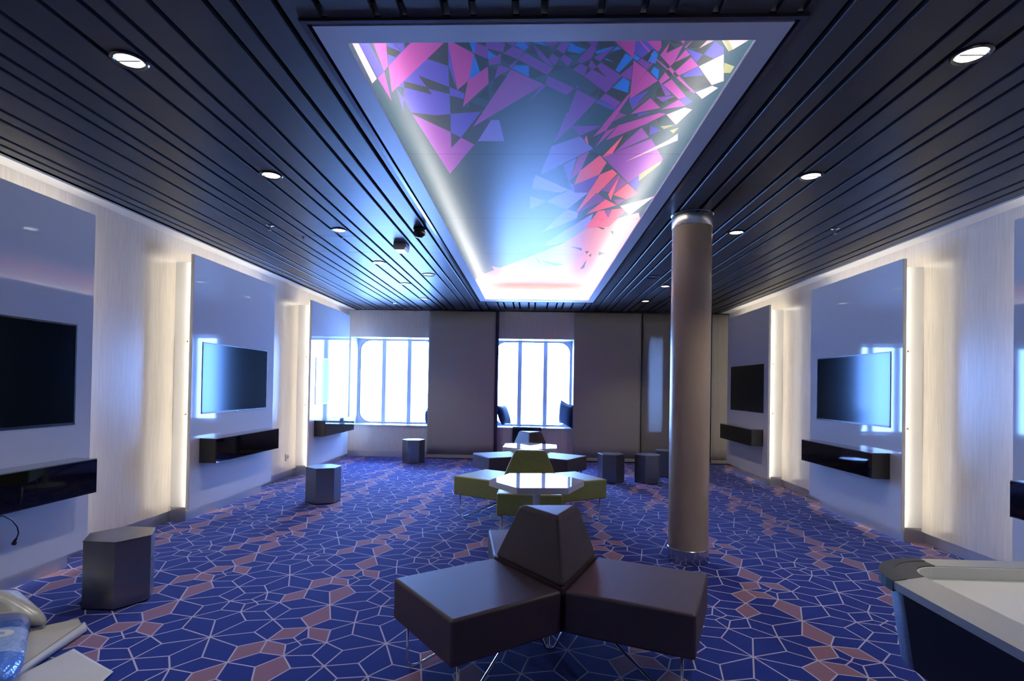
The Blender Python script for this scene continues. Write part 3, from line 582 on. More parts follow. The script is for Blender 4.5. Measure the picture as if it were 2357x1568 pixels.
for s0, s1 in zip(seams, seams[1:]):
    cells = mural_cells(TL, TR, s0 + 0.0015, s1 - 0.0015)
    vs, fs, cs = [], [], []
    for poly, c in cells:
        b = len(vs); vs += [P2(x, y, MZ) for x, y in poly]; fs.append(list(range(b, b + len(poly)))[::-1]); cs += [c] * len(poly)
    me = bpy.data.meshes.new('mural_panel'); me.from_pydata(vs, [], fs); me.materials.append(M['mural'])
    at = me.attributes.new('print', 'FLOAT_COLOR', 'CORNER')
    k = 0
    for p, (poly, c) in zip(me.polygons, cells):
        for li in p.loop_indices: at.data[li].color = (*PRINT[c], 1)
    me.update()
    o = bpy.data.objects.new('mural_panel', me); link(o, cove)
cbox('backing_board', TL - 0.02, TR + 0.02, TN - 0.02, TF + 0.02, MZ + 0.002, MZ + 0.02, M['black_void'])

# ------------------------------------------------------------------ backlit white wall panels, televisions, shelves
PT, PB = 2.423, 0.114            # panel top and bottom
def media_panel(side, y0, y1, label):
    X, W = (PL, WL) if side < 0 else (PR, WR)
    d = side                     # direction from the room towards the wall
    r = empty('wall_panel', (X, (y0 + y1) / 2, 0))
    tag(r, label, 'wall panel', 'backlit white wall panels')
    def lb(name, xa, xb, ya, yb, za, zb, m, bev=0.0):
        return box(name, xa - X, xb - X, ya - r.location.y, yb - r.location.y, za, zb, m, r, bev)
    lb('front_board', X, X + d * 0.006, y0, y1, PB, PT, M['lacquer'])
    lb('panel_edge', X + d * 0.006, X + d * 0.030, y0, y1, PB, PT, M['panel_edge'])
    bx = lb('backing_box', X + d * 0.030, W, y0 + 0.065, y1 - 0.065, 0.13, 2.365, M['white_box'])
    lb('plinth', X + d * 0.075, W + d * 0.03, y0 + 0.075, y1 - 0.075, 0.0, 0.13, M['steel_base'])
    dr = lb('access_door', X + d * 0.036, W - d * 0.010, y0 + 0.0615, y0 + 0.066, 0.80, 1.70, M['white_box'])
    xm = X + d * 0.085
    for z in (0.975, 1.64):
        bm = bmesh.new()
        bm_tube(bm, [(xm - X, y0 + 0.062 - r.location.y, z), (xm - X, y0 + 0.057 - r.location.y, z)], 0.008, n=10)
        obj_bm('screw', bm, M['screw'], dr)
    xa, xb = X + d * 0.031, X + d * 0.037
    i0, i1 = 0.015, 0.027
    lb('led_strip', xa, xb, y0 + i0, y0 + i1, PB + i0, PT - i0, M['led'])
    lb('led_strip', xa, xb, y1 - i1, y1 - i0, PB + i0, PT - i0, M['led'])
    lb('led_strip', xa, xb, y0 + i1, y1 - i1, PT - 0.030, PT - 0.018, M['led'])
    lb('led_strip', xa, xb, y0 + i1, y1 - i1, PB + 0.004, PB + 0.012, M['led'])
    return r

def television(side, y0, y1, label):
    X = PL if side < 0 else PR
    d = -side                    # out of the wall, into the room
    z0, z1 = 0.974, 1.644
    r = empty('television', (X, (y0 + y1) / 2, z0))
    tag(r, label, 'television', 'televisions set flush in the wall panels')
    h, w = z1 - z0, (y1 - y0) / 2
    bm = bmesh.new()
    t = 0.011
    for b in ((0, d * 0.005, -w, w, 0, t + 0.006), (0, d * 0.005, -w, w, h - t, h), (0, d * 0.005, -w, -w + t, t, h - t), (0, d * 0.005, w - t, w, t, h - t)):
        bm_box(bm, min(b[0], b[1]), max(b[0], b[1]), *b[2:])
    bz = obj_bm('bezel', bm, M['tv_bezel'], r)
    box('screen', d * 0.001, d * 0.0035, -w + t, w - t, t + 0.006, h - t, M['tv_screen'], r)
    box('maker_mark', d * 0.0048, d * 0.0056, -0.012, 0.012, 0.004, 0.012, M['white_plastic'], bz)
    return r

def shelf(side, y0, y1, label):
    X = PL if side < 0 else PR
    d = -side
    z0, z1, dep = 0.527, 0.753, 0.162
    r = empty('media_shelf', (X, (y0 + y1) / 2, z0))
    tag(r, label, 'shelf', 'black glass-fronted media shelves')
    h, w = z1 - z0, (y1 - y0) / 2
    box('body', d * 0.0005, d * (dep - 0.008), -w, w, 0.0, h - 0.006, M['shelf_body'], r)
    box('top_plate', d * 0.0005, d * dep, -w, w, h - 0.006, h, M['shelf_top'], r)
    box('front_flap', d * (dep - 0.008), d * dep, -w, w, 0.004, h - 0.007, M['shelf_glass'], r)
    box('lower_edge', d * (dep - 0.008), d * (dep + 0.001), -w, w, 0.0, 0.004, M['dark_trim'], r)
    return r

media_panel(-1, 2.11, 3.629, 'nearest backlit white gloss wall panel on the left, cut by the photo edge')
media_panel(-1, 4.730, 6.255, 'middle backlit white gloss wall panel on the left wall')
media_panel(-1, 7.321, 8.878, 'far left backlit white gloss wall panel next to the window')
media_panel(1, 2.11, 3.640, 'nearest right white gloss wall panel, only a sliver at the photo edge')
media_panel(1, 4.696, 6.206, 'middle backlit white gloss wall panel on the right wall')
media_panel(1, 7.296, 8.799, 'far right backlit white gloss wall panel next to the curtain')
television(-1, 2.28, 3.496, 'large black television on the nearest left panel, cut by the photo edge')
television(-1, 4.881, 6.099, 'television on the middle left panel reflecting deep blue daylight')
television(-1, 7.495, 8.704, 'television on the far left panel mirroring the bright window')
television(1, 4.843, 6.061, 'television on the middle right panel with bright window streaks')
television(1, 7.434, 8.640, 'plain black television on the far right panel beside the curtain')
shelf(-1, 2.27, 3.50, 'black media shelf on the nearest left panel with a loose cord below')
shelf(-1, 4.865, 6.085, 'black media shelf on the middle left panel below the blue television')
shelf(-1, 7.480, 8.700, 'black media shelf on the far left panel near the window')
shelf(1, 2.27, 3.47, 'black media shelf at the right photo edge, only its end showing')
shelf(1, 4.843, 6.061, 'black media shelf on the middle right panel below the streaked television')
shelf(1, 7.434, 8.640, 'black media shelf on the far right panel beside the curtain')

# loose cord under the nearest left shelf
cord = empty('power_cord', (PL + 0.02, 3.0, 0.30)); tag(cord, 'thin black cord with plug hanging below the nearest left shelf', 'cord')
pth = [(-3.035, 2.86, 0.525), (-3.03, 2.94, 0.50), (-3.03, 3.0, 0.482), (-3.03, 3.05, 0.446), (-3.03, 3.082, 0.40), (-3.03, 3.092, 0.36), (-3.03, 3.078, 0.33)]
tube('cable', [tuple(a - b for a, b in zip(p, cord.location)) for p in pth], 0.0035, M['black_plastic'], cord)
bm = bmesh.new(); bm_tube(bm, [(-3.03 - cord.location.x, 3.080 - 3.0, 0.034), (-3.03 - cord.location.x, 3.066 - 3.0, 0.008), (-3.03 - cord.location.x, 3.062 - 3.0, -0.002)], [0.006, 0.013, 0.010], n=8)
obj_bm('plug', bm, M['black_plastic'], cord, smooth=True)

# wall socket on the left wall
so = empty('wall_socket', (WL, 7.12, 0.28)); tag(so, 'small white socket low on left wall between the middle and far panels', 'socket')
box('face_plate', 0.0, 0.010, -0.045, 0.045, -0.045, 0.045, M['white_plastic'], so, bev=0.003)
lathe('outlet', [(0.0, 0.0), (0.022, 0.0), (0.024, 0.002), (0.026, 0.004), (0.026, -0.004)], M['pinkish_plastic'], so).matrix_local = Matrix.Translation((0.011, 0, 0)) @ Matrix.Rotation(math.radians(90), 4, 'Y')

# ------------------------------------------------------------------ round column
col = empty('column', (1.187, 4.123, 0)); tag(col, 'round glossy beige column with polished steel rings at top and foot', 'column')
RC = 0.145
lathe('shaft', [(RC, 0.10), (RC, 2.50)], M['column'], col, n=64)
lathe('foot_ring', [(RC + 0.004, 0.0), (RC + 0.004, 0.098), (RC + 0.001, 0.101), (RC - 0.01, 0.101)], M['ring'], col, n=64)
lathe('top_ring', [(RC - 0.01, 2.499), (RC + 0.002, 2.499), (RC + 0.004, 2.502), (RC + 0.004, 2.592), (RC + 0.010, 2.596), (RC + 0.010, 2.6)], M['ring'], col, n=64)

# ------------------------------------------------------------------ recessed downlights
def make_downlight():
    r = empty('downlight', (0, 0, CEIL))
    lathe('rim', [(0.069, 0.001), (0.069, -0.004), (0.064, -0.008), (0.056, -0.008), (0.052, -0.004), (0.050, 0.0)], M['rim'], r, n=36)
    ln = lathe('lens', [(0.0, -0.0035), (0.049, -0.0035), (0.050, 0.0)], M['lens'], r, n=36)
    bm = bmesh.new(); bm_box(bm, -0.047, 0.047, -0.006, 0.004, -0.0055, -0.0036)
    obj_bm('lamp_bar', bm, M['reflector'], ln)
    return r
D0, DD = 2.145, 1.208
lights = [(-1.683, k) for k in range(-2, 6)] + [(1.678, k) for k in (-2, -1, 0, 1, 2, 4, 5)]   # the rows run on past the camera
ordn = ['nearest', 'second', 'third', 'fourth', 'fifth', 'farthest']
proto = None
for x, k in lights:
    o = make_downlight() if proto is None else copy_tree(proto)
    proto = proto or o
    o.location = (x, D0 + DD * k, CEIL)
    o_side = 'left' if x < 0 else 'right'
    word = ordn[max(k, 0)] if x < 0 else {-2: '', -1: '', 0: 'nearest', 1: 'second', 2: 'third', 4: 'second farthest', 5: 'farthest'}[k]
    if k < 0: word = {-1: 'first hidden', -2: 'second hidden'}[k]
    tag(o, '%s round recessed downlight of the %s ceiling row, counted from the camera' % (word, o_side), 'downlight', 'recessed ceiling downlights')
    sp = bpy.data.lights.new('downlight_lamp', 'SPOT'); sp.energy = SPOT_W; sp.color = (1.0, 0.955, 0.89)
    sp.spot_size = math.radians(100); sp.spot_blend = 0.8; sp.shadow_soft_size = 0.045
    so_ = bpy.data.objects.new('downlight_lamp', sp); link(so_, o); so_.location = (0, 0, -0.02)

# other ceiling fittings
o = empty('detector_box', (-1.262, 5.04, CEIL)); tag(o, 'small off-white ribbed box on the blue-lit ceiling left of the cove', 'detector')
bm = bmesh.new(); bm_prism(bm, [(-0.060, -0.062), (0.060, -0.062), (0.060, 0.075), (-0.060, 0.075)], -0.036, 0.0); obj_bm('base', bm, M['pinkish_plastic'], o)
prism('cover', [(-0.045, -0.075), (0.045, -0.075), (0.045, 0.085), (-0.045, 0.085)], -0.062, -0.036, M['white_plastic'], o, pts_top=[(-0.058, -0.072), (0.058, -0.072), (0.058, 0.082), (-0.058, 0.082)])
for k in range(3):
    box('rib', 0.058, 0.063, -0.05, 0.07, -0.032 + 0.010 * k, -0.028 + 0.010 * k, M['white_plastic'], o)
o = empty('dome_camera', (-0.972, 4.49, CEIL)); tag(o, 'black dome-shaped ceiling fitting close to the cove frame', 'camera')
lathe('housing', [(0.052, 0.0), (0.052, -0.018), (0.046, -0.022), (0.046, -0.030)], M['black_plastic'], o)
lathe('dome', [(0.046, -0.030), (0.052, -0.040), (0.050, -0.058), (0.038, -0.074), (0.018, -0.082), (0.0, -0.084)], M['black_plastic'], o)
def speaker_grille(x, y, label):
    o = empty('ceiling_speaker', (x, y, CEIL)); tag(o, label, 'speaker', 'round flush ceiling speakers')
    lathe('rim', [(0.084, 0.001), (0.084, -0.005), (0.078, -0.008), (0.072, -0.005), (0.070, 0.0)], M['slat'], o, n=40)
    lathe('grille', [(0.0, -0.002), (0.071, -0.002)], M['dark_trim'], o, n=40)
speaker_grille(-1.262, 6.39, 'round flush speaker in the blue-lit ceiling left of the cove')
speaker_grille(1.40, 6.40, 'round flush speaker in the dark ceiling beside the column')
def sprinkler(x, y, label):
    o = empty('sprinkler', (x, y, CEIL)); tag(o, label, 'sprinkler', 'ceiling sprinklers')
    lathe('rosette', [(0.032, 0.0), (0.032, -0.004), (0.014, -0.010)], M['chrome'], o, n=20)
    lathe('stem', [(0.014, -0.010), (0.007, -0.016), (0.006, -0.038), (0.009, -0.042)], M['chrome'], o, n=14)
    lathe('deflector', [(0.0, -0.042), (0.015, -0.043), (0.015, -0.045), (0.0, -0.047)], M['chrome'], o, n=16)
sprinkler(-2.225, 4.43, 'small chrome sprinkler in the left ceiling near the hatch')
sprinkler(2.42, 4.44, 'small chrome sprinkler in the right ceiling')
sprinkler(-2.26, 8.68, 'tiny chrome sprinkler above the left window')
# latches of the service hatch
for hx in (-2.10, -1.745):
    o = empty('hatch_latch', (hx, 4.80, CEIL)); tag(o, 'small round latch of the ceiling hatch, %s of the two' % ('left' if hx < -2 else 'right'), 'latch', 'ceiling hatch latches')
    lathe('latch_disc', [(0.012, 0.0), (0.012, -0.003), (0.009, -0.005), (0.0, -0.005)], M['dark_trim'], o, n=18)
    box('latch_slot', -0.006, 0.006, -0.0012, 0.0012, -0.0062, -0.0049, M['black_plastic'], o)

# ------------------------------------------------------------------ curtains on the window wall
def curtain(name, x0, x1, y, label, m, z0=0.025, z1=2.585, amp=0.004, navy_sheet=None):
    r = empty(name, ((x0 + x1) / 2, y, 0)); tag(r, label, 'curtain', 'flat taupe panel curtains on the window wall')
    nx, nz = 28, 10
    vs, fs = [], []
    for j in range(nz + 1):
        for i in range(nx + 1):
            u, v = i / nx, j / nz
            x = x0 + (x1 - x0) * u - r.location.x
            dy = amp * math.sin(u * 9.0 + v * 1.3) + amp * 0.6 * math.sin(u * 23.0 + 2 * v)
            vs.append((x, dy, z0 + (z1 - z0) * v))
    for j in range(nz):
        for i in range(nx):
            a = j * (nx + 1) + i
            fs.append([a, a + 1, a + nx + 2, a + nx + 1])
    o = obj_from('fabric', vs, fs, m, r, smooth=True)
    s = o.modifiers.new('thickness', 'SOLIDIFY'); s.thickness = 0.003
    box('hem', x0 - r.location.x, x1 - r.location.x, -0.009, -0.001, z0 - 0.004, z0 + 0.05, M['curtain'], r, bev=0.002)
    box('top_rail', x0 - r.location.x, x1 - r.location.x, -0.012, 0.012, z1 - 0.02, 2.586, M['dark_trim'], r)
    if navy_sheet: box('navy_sheet', *[v - (r.location.x if i < 2 else 0) for i, v in enumerate(navy_sheet[:2])], 0.02, 0.03, z0, 2.58, M['navy_sheet'], r)  # plain navy sheet behind the fabric, showing past its edge
    return r
curtain('panel_curtain', -1.822, -0.655, 9.33, 'wide taupe curtain hanging between the two bright windows', M['curtain'], navy_sheet=(-1.70, -0.600))
curtain('panel_curtain', 0.702, 1.852, 9.33, 'taupe curtain right of the middle window, behind the hexagonal stools', M['curtain'])
curtain('panel_curtain', 1.876, 3.03, 9.37, 'taupe curtain behind the column with a pale strip of daylight', M['sheer'], amp=0.0015)
curtain('panel_curtain', 3.058, 3.335, 9.36, 'narrow taupe curtain in the far right corner lit by the wall panel', M['curtain'])
# opaque sheet added unseen behind the third curtain, its slit shapes the daylight strip
bo = empty('added_blackout_sheet', (2.49, 9.408, 0)); tag(bo, 'added dark sheet behind the curtain at the column, parted to shape the daylight strip', 'curtain')
box('left_half', 1.72 - 2.49, 2.003 - 2.49, -0.003, 0.003, 0.03, 2.58, M['navy_sheet'], bo)
box('right_half', 2.226 - 2.49, 3.26 - 2.49, -0.003, 0.003, 0.03, 2.58, M['navy_sheet'], bo)

# ------------------------------------------------------------------ cushions and cloth at the windows
def cushion(w, h, t, name='cushion'):
    n = 14; vs, fs = [], []
    for s in (1, -1):
        for j in range(n + 1):
            for i in range(n + 1):
                u, v = 2 * i / n - 1, 2 * j / n - 1
                pinch = 1 - 0.10 * (1 - abs(u) ** 2) * abs(v) ** 3
                pinch2 = 1 - 0.10 * (1 - abs(v) ** 2) * abs(u) ** 3
                th = t / 2 * (max(0, (1 - u ** 4) * (1 - v ** 4)) ** 0.6)
                vs.append((u * w / 2 * pinch2, s * th, v * h / 2 * pinch + h / 2))
    m_ = (n + 1) ** 2
    for s in (0, 1):
        for j in range(n):
            for i in range(n):
                a = s * m_ + j * (n + 1) + i
                q = [a, a + 1, a + n + 2, a + n + 1]
                fs.append(q if s == 0 else q[::-1])
    bm = bmesh.new()
    bv = [bm.verts.new(v) for v in vs]
    for f in fs: bm.faces.new([bv[i] for i in f])
    bmesh.ops.remove_doubles(bm, verts=bm.verts, dist=1e-5)
    r = empty(name)
    cv = obj_bm('cover', bm, M['cushion'], r, smooth=True)
    e = [(x * w / 2, 0, y * h / 2 + h / 2) for x, y in [(-1 + 2 * k / 10, -1) for k in range(10)] + [(1, -1 + 2 * k / 10) for k in range(10)] + [(1 - 2 * k / 10, 1) for k in range(10)] + [(-1, 1 - 2 * k / 10) for k in range(11)]]
    e2 = []
    for x, y, z in e:
        u, v = x / (w / 2), (z - h / 2) / (h / 2)
        e2.append((x * (1 - 0.10 * (1 - v ** 2) * abs(u) ** 3), 0, (z - h / 2) * (1 - 0.10 * (1 - u ** 2) * abs(v) ** 3) + h / 2))
    tube('piping', e2, 0.005, M['cushion'], cv, n=6)
    return r
def place_cushion(loc, rx, ry, rz, w, h, t, label):
    c = cushion(w, h, t); c.rotation_euler = (math.radians(rx), math.radians(ry), math.radians(rz)); c.location = loc
    tag(c, label, 'cushion', 'navy cushions on the window sills'); return c
SZ = WZ0 + 0.006
place_cushion((-0.455, 9.67, SZ + 0.035), -20, 0, 68, 0.36, 0.36, 0.13, 'navy cushion leaning at the left end of the middle window sill')
place_cushion((-0.668, 9.56, SZ + 0.012), 0, -3, 84, 0.20, 0.42, 0.10, 'navy cushion half hidden behind the wide curtain edge at the middle window')
place_cushion((0.60, 9.62, SZ + 0.035), 4, 12, -58, 0.42, 0.42, 0.15, 'large navy cushion upright at the right end of the middle window sill')
place_cushion((-1.855, 9.66, SZ + 0.02), 0, 8, -80, 0.34, 0.28, 0.14, 'dark cushion at the left window, mostly hidden behind the curtain')
cl = empty('hanging_cloth', (-0.085, YB - 0.02, 0.0)); tag(cl, 'dark navy cloth hanging below the middle window sill', 'cloth')
vs, fs = [], []
prof = [(0.12, WZ0 + 0.009), (0.03, WZ0 + 0.010), (-0.012, WZ0 + 0.006), (-0.020, 0.52), (-0.022, 0.42), (-0.018, 0.30), (-0.024, 0.20)]
nx = 16
for j, (y, z) in enumerate(prof):
    for i in range(nx + 1):
        u = i / nx
        hang = 1.0 if u < 0.5 else max(0.12, 1 - (u - 0.5) * 1.9)
        zz = z if j < 3 else WZ0 + (z - WZ0) * hang
        vs.append((-0.25 + 0.50 * u, y - 0.006 * math.sin(u * 14 + j * 0.3) * (j > 2), zz))
for j in range(len(prof) - 1):
    for i in range(nx):
        a = j * (nx + 1) + i; fs.append([a, a + 1, a + nx + 2, a + nx + 1])
o = obj_from('fabric', vs, fs, M['cloth'], cl, smooth=True)
s = o.modifiers.new('thickness', 'SOLIDIFY'); s.thickness = 0.004; s.offset = 1
# ------------------------------------------------------------------ hexagonal metal stools
def make_stool():
    r = empty('hexagonal_stool')
    prism('body', hexagon(0.183), 0.008, 0.374, M['stool'], r, bev=0.0015, seg=1)
    prism('seat_plate', hexagon(0.186), 0.3745, 0.381, M['stool'], r, bev=0.0015, seg=1)
    prism('foot', hexagon(0.172), 0.0, 0.008, M['stool_foot'], r)
    return r
stools = [((-2.387, 3.068), 0, 'nearest hexagonal gunmetal stool in front of the left wall'),
          ((-2.244, 5.769), 27, 'hexagonal metal stool in the open carpet beside the middle left panel'),
          ((-1.937, 8.813), 12, 'hexagonal metal stool below the left window next to the curtain'),
          ((1.092, 7.467), -15, 'hexagonal metal stool right of the green seats, leftmost of three by the curtain'),
          ((1.591, 7.471), 9.7, 'hexagonal metal stool in the middle of the three by the curtain'),
          ((1.997, 8.035), -34, 'hexagonal metal stool half hidden behind the column')]
proto = None
for (x, y), rot, lab in stools:
    o = make_stool() if proto is None else copy_tree(proto)
    proto = proto or o
    o.location = (x, y, 0); o.rotation_euler = (0, 0, math.radians(rot))
    tag(o, lab, 'stool', 'hexagonal gunmetal stools')

# ------------------------------------------------------------------ three-armed seating islands
SS = 0.545                        # side of the triangular back and of each square seat
RT = SS / math.sqrt(3)
def seating(cx, cy, a0, mname, label):
    """triangular backrest with a square seat on each of its three sides; a0 = direction of one triangle corner"""
    r = empty('seating_island', (cx, cy, 0)); tag(r, label, 'seat', 'three-armed seating islands')
    m = M[mname]
    tri = [(RT * math.cos(math.radians(a0 + 120 * k)), RT * math.sin(math.radians(a0 + 120 * k))) for k in range(3)]
    tt = [(x * 0.56, y * 0.56) for x, y in tri]
    bm = bmesh.new(); bm_prism(bm, tri, 0.405, 0.688, tt)
    bmesh.ops.bevel(bm, geom=[e for e in bm.edges], offset=0.022, segments=4, profile=0.5, affect='EDGES')
    obj_bm('backrest', bm, m, r, smooth=True, wn=True)
    prism('core', [(x * 0.98, y * 0.98) for x, y in tri], 0.222, 0.41, m, r)
    mids = []
    for k in range(3):
        a, b = Vector(tri[k]), Vector(tri[(k + 1) % 3])
        mid = (a + b) / 2; n = mid.normalized()
        g = 0.003
        q = [a + n * g, b + n * g, b + n * SS, a + n * SS]
        e = (b - a).normalized() * g
        q = [q[0] + e, q[1] - e, q[2] - e, q[3] + e]
        bm = bmesh.new(); bm_prism(bm, [(v.x, v.y) for v in q], 0.220, 0.402)
        bmesh.ops.bevel(bm, geom=list(bm.edges), offset=0.014, segments=3, profile=0.5, affect='EDGES')
        seat = obj_bm('seat', bm, m, r, smooth=True, wn=True)
        ins = 0.012
        zz = 0.3905
        pp = [(v.x, v.y, zz) for v in q] + [(q[0].x, q[0].y, zz)]
        inset = mid + n * 0.03
        mids.append(inset)
        for c, s in ((a, 1), (b, -1)):
            ed = (b - a).normalized()
            foot = c + n * (SS - 0.055) + ed * s * 0.045
            top = inset + ed * (-s) * 0.03
            dirv = (Vector((top.x, top.y)) - foot)
            u = dirv.normalized(); path = [(foot.x, foot.y, 0.225), (foot.x, foot.y, 0.035)]
            ln = dirv.length; sl = 0.215 / ln
            for t in (0.25, 0.55, 0.85):
                ang = t * (math.pi / 2)
                path.append((foot.x + u.x * 0.03 * (1 - math.cos(ang)), foot.y + u.y * 0.03 * (1 - math.cos(ang)), 0.006 + 0.029 * (1 - math.sin(ang))))
            path.append((foot.x + u.x * 0.05, foot.y + u.y * 0.05, 0.012))
            path.append((top.x, top.y, 0.225))
            tube('leg', path, 0.006, M['chrome'], r, n=8)
    for k in range(3):
        t = mids[k] * 0.55
        tube('center_leg', [(t.x * 1.25, t.y * 1.25, 0.23), (t.x * 0.25, t.y * 0.25, 0.018), (t.x * 0.06, t.y * 0.06, 0.007), (-t.x * 0.05, -t.y * 0.05, 0.007)], 0.006, M['chrome'], r, n=8)
    return r
seating(0.104, 2.655, -82.3, 'leather', 'nearest aubergine leather seating island with triangular backrest in the foreground')
seating(-0.010, 5.117, 90.0, 'green', 'olive green leather seating island behind the white hexagonal table')
seating(-0.024, 7.145, -91.5, 'leather', 'far aubergine leather seating island in front of the middle window')

# ------------------------------------------------------------------ white hexagonal tables
def make_table():
    r = empty('hexagonal_table')
    prism('table_top', hexagon(0.350), 0.556, 0.600, M['table_white'], r, bev=0.002, seg=1)
    lathe('pedestal', [(0.026, 0.014), (0.026, 0.545), (0.075, 0.550), (0.075, 0.556)], M['white_trim'], r, n=28)
    lathe('base_plate', [(0.0, 0.0), (0.19, 0.0), (0.19, 0.008), (0.03, 0.014)], M['white_trim'], r, n=40)
    return r
t1 = make_table(); t1.location = (0.043, 3.95, 0); t1.rotation_euler = (0, 0, math.radians(7.4))
tag(t1, 'white gloss hexagonal table between the aubergine and green seats', 'table', 'white hexagonal tables')
t2 = copy_tree(t1); t2.location = (-0.015, 6.22, 0); t2.rotation_euler = (0, 0, math.radians(28))
tag(t2, 'white gloss hexagonal table behind the green backrest, farther one', 'table', 'white hexagonal tables')

# ------------------------------------------------------------------ air hockey table at the right
AX0, AX1, AY0, AY1, AZ = 0.969, 2.20, -0.75, 1.693, 0.78
ah = empty('air_hockey_table', ((AX0 + AX1) / 2, (AY0 + AY1) / 2, 0)); tag(ah, 'air hockey table with white playfield, silver rails and charcoal corners at right edge', 'game table')
hx, hy = (AX1 - AX0) / 2, (AY1 - AY0) / 2
RO, RI, WX, WY = 0.21, 0.10, 0.112, 0.066
NSEG = 10
outer = rounded_rect(-hx, hx, -hy, hy, RO, NSEG)
inner = rounded_rect(-hx + WX, hx - WX, -hy + WY, hy - WY, RI, NSEG)
nq = NSEG + 1
RZ0 = AZ - 0.021
def ring_part(name, oi, ii, z0, z1, m):
    n = len(oi)
    vs = [(x, y, z1) for x, y in oi] + [(x, y, z1) for x, y in ii] + [(x, y, z0) for x, y in oi] + [(x, y, z0) for x, y in ii]
    fs = []
    for k in range(n - 1):
        fs += [[k, k + 1, n + k + 1, n + k], [2 * n + k, 3 * n + k, 3 * n + k + 1, 2 * n + k + 1], [k, 2 * n + k, 2 * n + k + 1, k + 1], [n + k, n + k + 1, 3 * n + k + 1, 3 * n + k]]
    fs += [[0, n, 3 * n, 2 * n], [n - 1, 2 * n + n - 1, 3 * n + n - 1, n + n - 1]]
    return obj_from(name, vs, fs, m, ah)
def lerp2(a, b, t): return (a[0] + (b[0] - a[0]) * t, a[1] + (b[1] - a[1]) * t)
for q in range(4):
    oi = outer[q * nq:(q + 1) * nq]; ii = inner[q * nq:(q + 1) * nq]
    mid = [lerp2(a, b, 0.42) for a, b in zip(oi, ii)]
    c = ring_part('corner_cap', oi, ii, RZ0 - 0.004, AZ, M['ah_cap'])
    e2 = [lerp2(a, b, -0.012) for a, b in zip(oi, ii)]
    ring_part('corner_bumper', e2, mid, RZ0 - 0.006, AZ + 0.0015, M['ah_cap2'])
    n_ = (q + 1) % 4
    oa, ob = outer[(q + 1) * nq - 1], outer[(n_ * nq) % len(outer)]
    ia, ib = inner[(q + 1) * nq - 1], inner[(n_ * nq) % len(inner)]
    ring_part('rail', [oa, ob], [ia, ib], RZ0, AZ - 0.0005, M['ah_rail'])
PF = AZ - 0.037
iw = inner + [inner[0]]
ring_part('inner_wall', iw, [(x * 0.992, y * 0.996) for x, y in iw], PF - 0.002, AZ - 0.003, M['ah_wall'])
prism('playfield', [(x * 0.999, y * 0.999) for x, y in inner], PF - 0.012, PF, M['ah_field'], ah)
# skirt below the rails: dark sides, blue-grey rounded corners, tapering inwards
top = rounded_rect(-hx + 0.022, hx - 0.022, -hy + 0.022, hy - 0.022, RO - 0.02, NSEG)
BZ = 0.552
bot = rounded_rect(-hx + 0.047, hx - 0.047, -hy + 0.047, hy - 0.047, RO - 0.035, NSEG)
for q in range(4):
    for nm, idx, m in (('corner_post', [q * nq + k for k in range(nq)], M['ah_post']), ('side_panel', [(q + 1) * nq - 1, ((q + 1) * nq) % len(top)], M['ah_body'])):
        tp = [top[k] for k in idx]; bt = [bot[k] for k in idx]
        n = len(idx)
        vs = [(x, y, RZ0) for x, y in tp] + [(x, y, BZ) for x, y in bt] + [(x * 0.97, y * 0.985, RZ0) for x, y in tp] + [(x * 0.97, y * 0.985, BZ) for x, y in bt]
        fs = []
        for k in range(n - 1):
            fs += [[k, k + 1, n + k + 1, n + k], [2 * n + k, 3 * n + k, 3 * n + k + 1, 2 * n + k + 1], [n + k, n + k + 1, 3 * n + k + 1, 3 * n + k], [k, 2 * n + k, 2 * n + k + 1, k + 1]]
        fs += [[0, n, 3 * n, 2 * n], [n - 1, 2 * n - 1 + 2 * n, 4 * n - 1, 2 * n - 1]]
        if n > 2 or True:
            fs[-2] = [0, n, 3 * n, 2 * n]; fs[-1] = [n - 1, 3 * n - 1, 4 * n - 1, 2 * n - 1]
        obj_from(nm, vs, fs, m, ah, smooth=(n > 2))
prism('underside', [(x * 0.965, y * 0.98) for x, y in bot], BZ + 0.004, BZ + 0.016, M['ah_body'], ah)
for sx in (-1, 1):
    for sy in (-1, 1):
        cxl, cyl = sx * (hx - 0.36), sy * (hy - 0.42)
        prism('leg', [(cxl - 0.06, cyl - 0.07), (cxl + 0.06, cyl - 0.07), (cxl + 0.06, cyl + 0.07), (cxl - 0.06, cyl + 0.07)], 0.0, BZ + 0.005, M['ah_body'], ah, bev=0.01)

